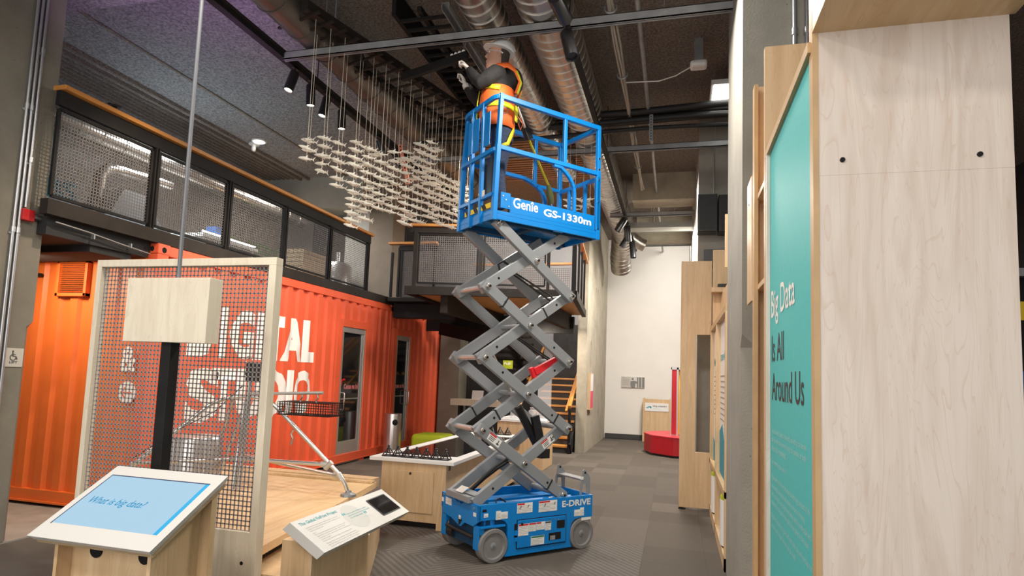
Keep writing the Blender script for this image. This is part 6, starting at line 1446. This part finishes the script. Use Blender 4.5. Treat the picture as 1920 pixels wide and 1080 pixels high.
# hooded sweatshirt
hd_ = MB()
hd_.loft([ringp(-0.085, 0.20, 0.185, 0.93), ringp(-0.085, 0.225, 0.19, 1.05), ringp(-0.085, 0.235, 0.20, 1.2), ringp(-0.08, 0.215, 0.215, 1.36), ringp(-0.065, 0.185, 0.215, 1.47), ringp(-0.03, 0.16, 0.13, 1.52), ringp(-0.01, 0.145, 0.085, 1.54)])
limb(hd_, [(0.06, 0.15, 1.47), (0.10, 0.205, 1.465), (0.19, 0.235, 1.385), (0.255, 0.235, 1.34), (0.30, 0.195, 1.40), (0.345, 0.15, 1.475), (0.38, 0.105, 1.54)], [0.09, 0.088, 0.077, 0.071, 0.063, 0.053, 0.045])
limb(hd_, [(0.06, -0.15, 1.47), (0.12, -0.195, 1.465), (0.22, -0.225, 1.38), (0.29, -0.225, 1.34), (0.35, -0.16, 1.385), (0.39, -0.10, 1.42), (0.425, -0.065, 1.458)], [0.09, 0.085, 0.074, 0.069, 0.06, 0.052, 0.044])
hd_.ball(W3(-0.095, 0.0, 1.485), 0.135, 14, (0.62, 1.15, 0.95)); hd_.ball(W3(-0.04, 0.0, 1.555), 0.09, 12, (1.05, 1.2, 0.55))
remesh(hd_.build('sweatshirt', 'hoodie', person), 0.012, 8)
# jeans and shoes
jn = MB()
jn.loft([ringp(-0.10, 0.13, 0.165, 0.82), ringp(-0.10, 0.145, 0.17, 0.92), ringp(-0.085, 0.15, 0.165, 1.0)])
for s_ in (-1, 1): limb(jn, [(0.02, s_ * 0.085, 0.90), (0.035, s_ * 0.10, 0.68), (0.05, s_ * 0.105, 0.48), (0.02, s_ * 0.11, 0.28), (0.0, s_ * 0.11, 0.07)], [0.105, 0.093, 0.078, 0.070, 0.068])
remesh(jn.build('jeans', 'denim', person), 0.012, 5)
for s_ in (-1, 1):
    sh3 = MB().loft([[W3(f, s_ * 0.11 + l, z) for f, l in ((-0.07, 0), (-0.05, 0.04), (0.05, 0.045), (0.15, 0.048), (0.19, 0.03), (0.20, 0.0), (0.19, -0.03), (0.15, -0.048), (0.05, -0.045), (-0.05, -0.04))] for z in (0.002, 0.05)] + [[W3(f * 0.8 - 0.01, s_ * 0.11 + l * 0.85, 0.085 if f > 0.1 else 0.105) for f, l in ((-0.07, 0), (-0.05, 0.04), (0.05, 0.045), (0.15, 0.048), (0.19, 0.03), (0.20, 0.0), (0.19, -0.03), (0.15, -0.048), (0.05, -0.045), (-0.05, -0.04))]])
    sh3.build('shoe', 'shoe', person, smooth=True)
# vest: shell round the torso plus shoulder straps, lime bands on it
vs = MB()
vs.loft([ringp(-0.112, 0.245, 0.213, 0.93, 28), ringp(-0.108, 0.262, 0.216, 1.03, 28), ringp(-0.105, 0.27, 0.22, 1.15, 28), ringp(-0.10, 0.262, 0.224, 1.27, 28), ringp(-0.098, 0.245, 0.222, 1.345, 28)], caps=False)
vest = vs.build('safety_vest', 'vest_orange', person, smooth=True, label='orange safety vest with lime bands')
so_ = vest.modifiers.new('solid', 'SOLIDIFY'); so_.thickness = 0.008
def strap(name, pts, w, m, par, th=0.008):
    mb = MB(); P_ = [W3(*p) for p in pts]
    rows = []
    for i, p in enumerate(P_):
        a = P_[max(0, i - 1)]; b = P_[min(len(P_) - 1, i + 1)]; d = (b - a).normalized(); c = W3(0.07, 0, 1.35 if i else 1.2); out = (p - Vector((c.x, c.y, p.z))); 
        out = out - d * out.dot(d)
        if out.length < 1e-3: out = Vector((0, 0, 1))
        sd = d.cross(out.normalized()).normalized(); rows.append((p - sd * w / 2, p + sd * w / 2))
    n = len(rows); mb.add([v for r in rows for v in r], [(2 * i, 2 * i + 1, 2 * i + 3, 2 * i + 2) for i in range(n - 1)])
    o = mb.build(name, m, par, smooth=True); q = o.modifiers.new('solid', 'SOLIDIFY'); q.thickness = th; q.offset = 0
    return o
for s_ in (-1, 1):
    strap('vest_strap', [(-0.115, s_ * 0.10, 1.30), (-0.15, s_ * 0.11, 1.42), (-0.10, s_ * 0.125, 1.53), (-0.02, s_ * 0.14, 1.585), (0.08, s_ * 0.14, 1.575), (0.19, s_ * 0.12, 1.48), (0.245, s_ * 0.11, 1.34)], 0.06, 'vest_orange', vest, 0.012)
    strap('lime_band', [(-0.128, s_ * 0.10, 1.30), (-0.162, s_ * 0.105, 1.42), (-0.112, s_ * 0.123, 1.535)], 0.035, 'vest_lime', vest, 0.006)
def band(f0, f1, w, z0, z1): 
    o = MB().loft([ringp(f0, f1, w, z0, 28), ringp(f0, f1, w, z1, 28)], caps=False).build('lime_band', 'vest_lime', vest, smooth=True); q = o.modifiers.new('solid', 'SOLIDIFY'); q.thickness = 0.004
band(-0.114, 0.277, 0.227, 1.115, 1.165)
strap('lime_band', [(0.268, 0.02, 0.95), (0.285, 0.02, 1.05), (0.288, 0.02, 1.2), (0.27, 0.03, 1.34)], 0.05, 'vest_lime', vest, 0.008)
strap('lime_band', [(0.20, 0.17, 1.34), (0.12, 0.226, 1.31), (0.05, 0.238, 1.30)], 0.045, 'vest_lime', vest, 0.008)
strap('lime_band', [(-0.122, 0.09, 1.17), (-0.125, 0.10, 1.08), (-0.12, 0.115, 1.0)], 0.05, 'vest_lime', vest, 0.008)
MB().tube(arc(W3(0.0, 0.236, 1.06), 0.035, 0, 2 * PI, 14, PF, (0, 0, 1)), 0.004, 6).build('harness_ring', 'chrome', vest)
# gloves: palm, four fingers and thumb each, closed on the bar
def glove(name, wr, d, up, side):
    mb = MB(); wr = Vector(wr); d = Vector(d).normalized(); up = Vector(up).normalized(); sd = d.cross(up).normalized() * side
    def g(a, b, c): return W3(*(wr + d * a + sd * b + up * c))
    mb.tube([g(-0.045, 0, 0), g(0.0, 0, 0)], [0.036, 0.034], 12)
    mb.loft([[g(a, 0.040 * wv * math.cos(t), 0.017 * hv * math.sin(t)) for t in [2 * PI * k / 12 for k in range(12)]] for a, wv, hv in ((0.0, 0.72, 1.3), (0.03, 0.95, 1.15), (0.065, 1.05, 1.0), (0.088, 0.98, 0.85))])
    for i, (b, ln) in enumerate(((-0.030, 0.85), (-0.010, 1.0), (0.010, 0.96), (0.029, 0.78))):
        mb.tube([g(0.072, b, 0.002), g(0.088 + 0.026 * ln, b * 1.08, -0.006), g(0.10 + 0.03 * ln, b * 1.06, -0.032 * ln - 0.004), g(0.082 + 0.016 * ln, b, -0.054 * ln)], [0.0105, 0.0100, 0.0095, 0.0080], 8)
    mb.tube([g(0.018, -0.030, -0.004), g(0.05, -0.052, -0.020), g(0.075, -0.042, -0.040), g(0.088, -0.024, -0.050)], [0.013, 0.012, 0.0105, 0.009], 8)
    return remesh(mb.build(name, 'glove', person), 0.0042, 2)
glove('glove', LWR, (0.55, -0.25, 0.70), (-0.65, 0.0, 0.60), 1)
glove('glove', RWR, (0.35, -0.05, 0.92), (-0.80, 0.25, 0.30), -1)
# harness straps, lanyard
strap('harness_strap', [(-0.105, 0.06, 0.94), (-0.085, 0.14, 0.86), (-0.05, 0.19, 0.74), (0.03, 0.195, 0.70)], 0.04, 'strap_yellow', person, 0.006)
ln = thing('fall_arrest_lanyard', 'yellow fall arrest lanyard clipped from the worker to the basket corner', 'lanyard', (-1.3, 6.2, 4.0))
def LW(x, y, z): 
    c, s_ = math.cos(LIFT_RZ), math.sin(LIFT_RZ); return Vector((LIFT_LOC[0] + c * x - s_ * y, LIFT_LOC[1] + s_ * x + c * y, z))
a0, a1, a2, a3 = LW(.44, .32, 4.56), LW(.60, .34, 4.27), LW(1.02, .52, 3.88), LW(1.12, .58, 3.70)
MB().tube([a0, LW(.50, .32, 4.45), LW(.55, .33, 4.36)], 0.016, 8).build('snap_hook', 'steel', ln, smooth=True)
MB().bar(LW(.55, .33, 4.36), LW(.62, .34, 4.25), 0.06, 0.08).build('retractor', 'black_plastic', ln, bevel=0.01)
MB().bar(a1, a2, 0.022, 0.008).build('webbing', 'strap_yellow', ln)
MB().tube([a2, LW(1.07, .55, 3.79), a3], [0.022, 0.04, 0.028], 10).build('energy_absorber', 'olive', ln, smooth=True)
MB().tube([a3, LW(1.20, .62, 3.60), LW(1.27, .66, 3.50)], 0.012, 8).build('anchor_hook', 'chrome', ln, smooth=True)
MB().tube([a0 + Vector((0, 0, -0.1)), LW(.5, .3, 4.38), LW(.46, .28, 4.30), LW(.42, .27, 4.36)], 0.006, 6).build('tether', 'orange_strut', ln, smooth=True)
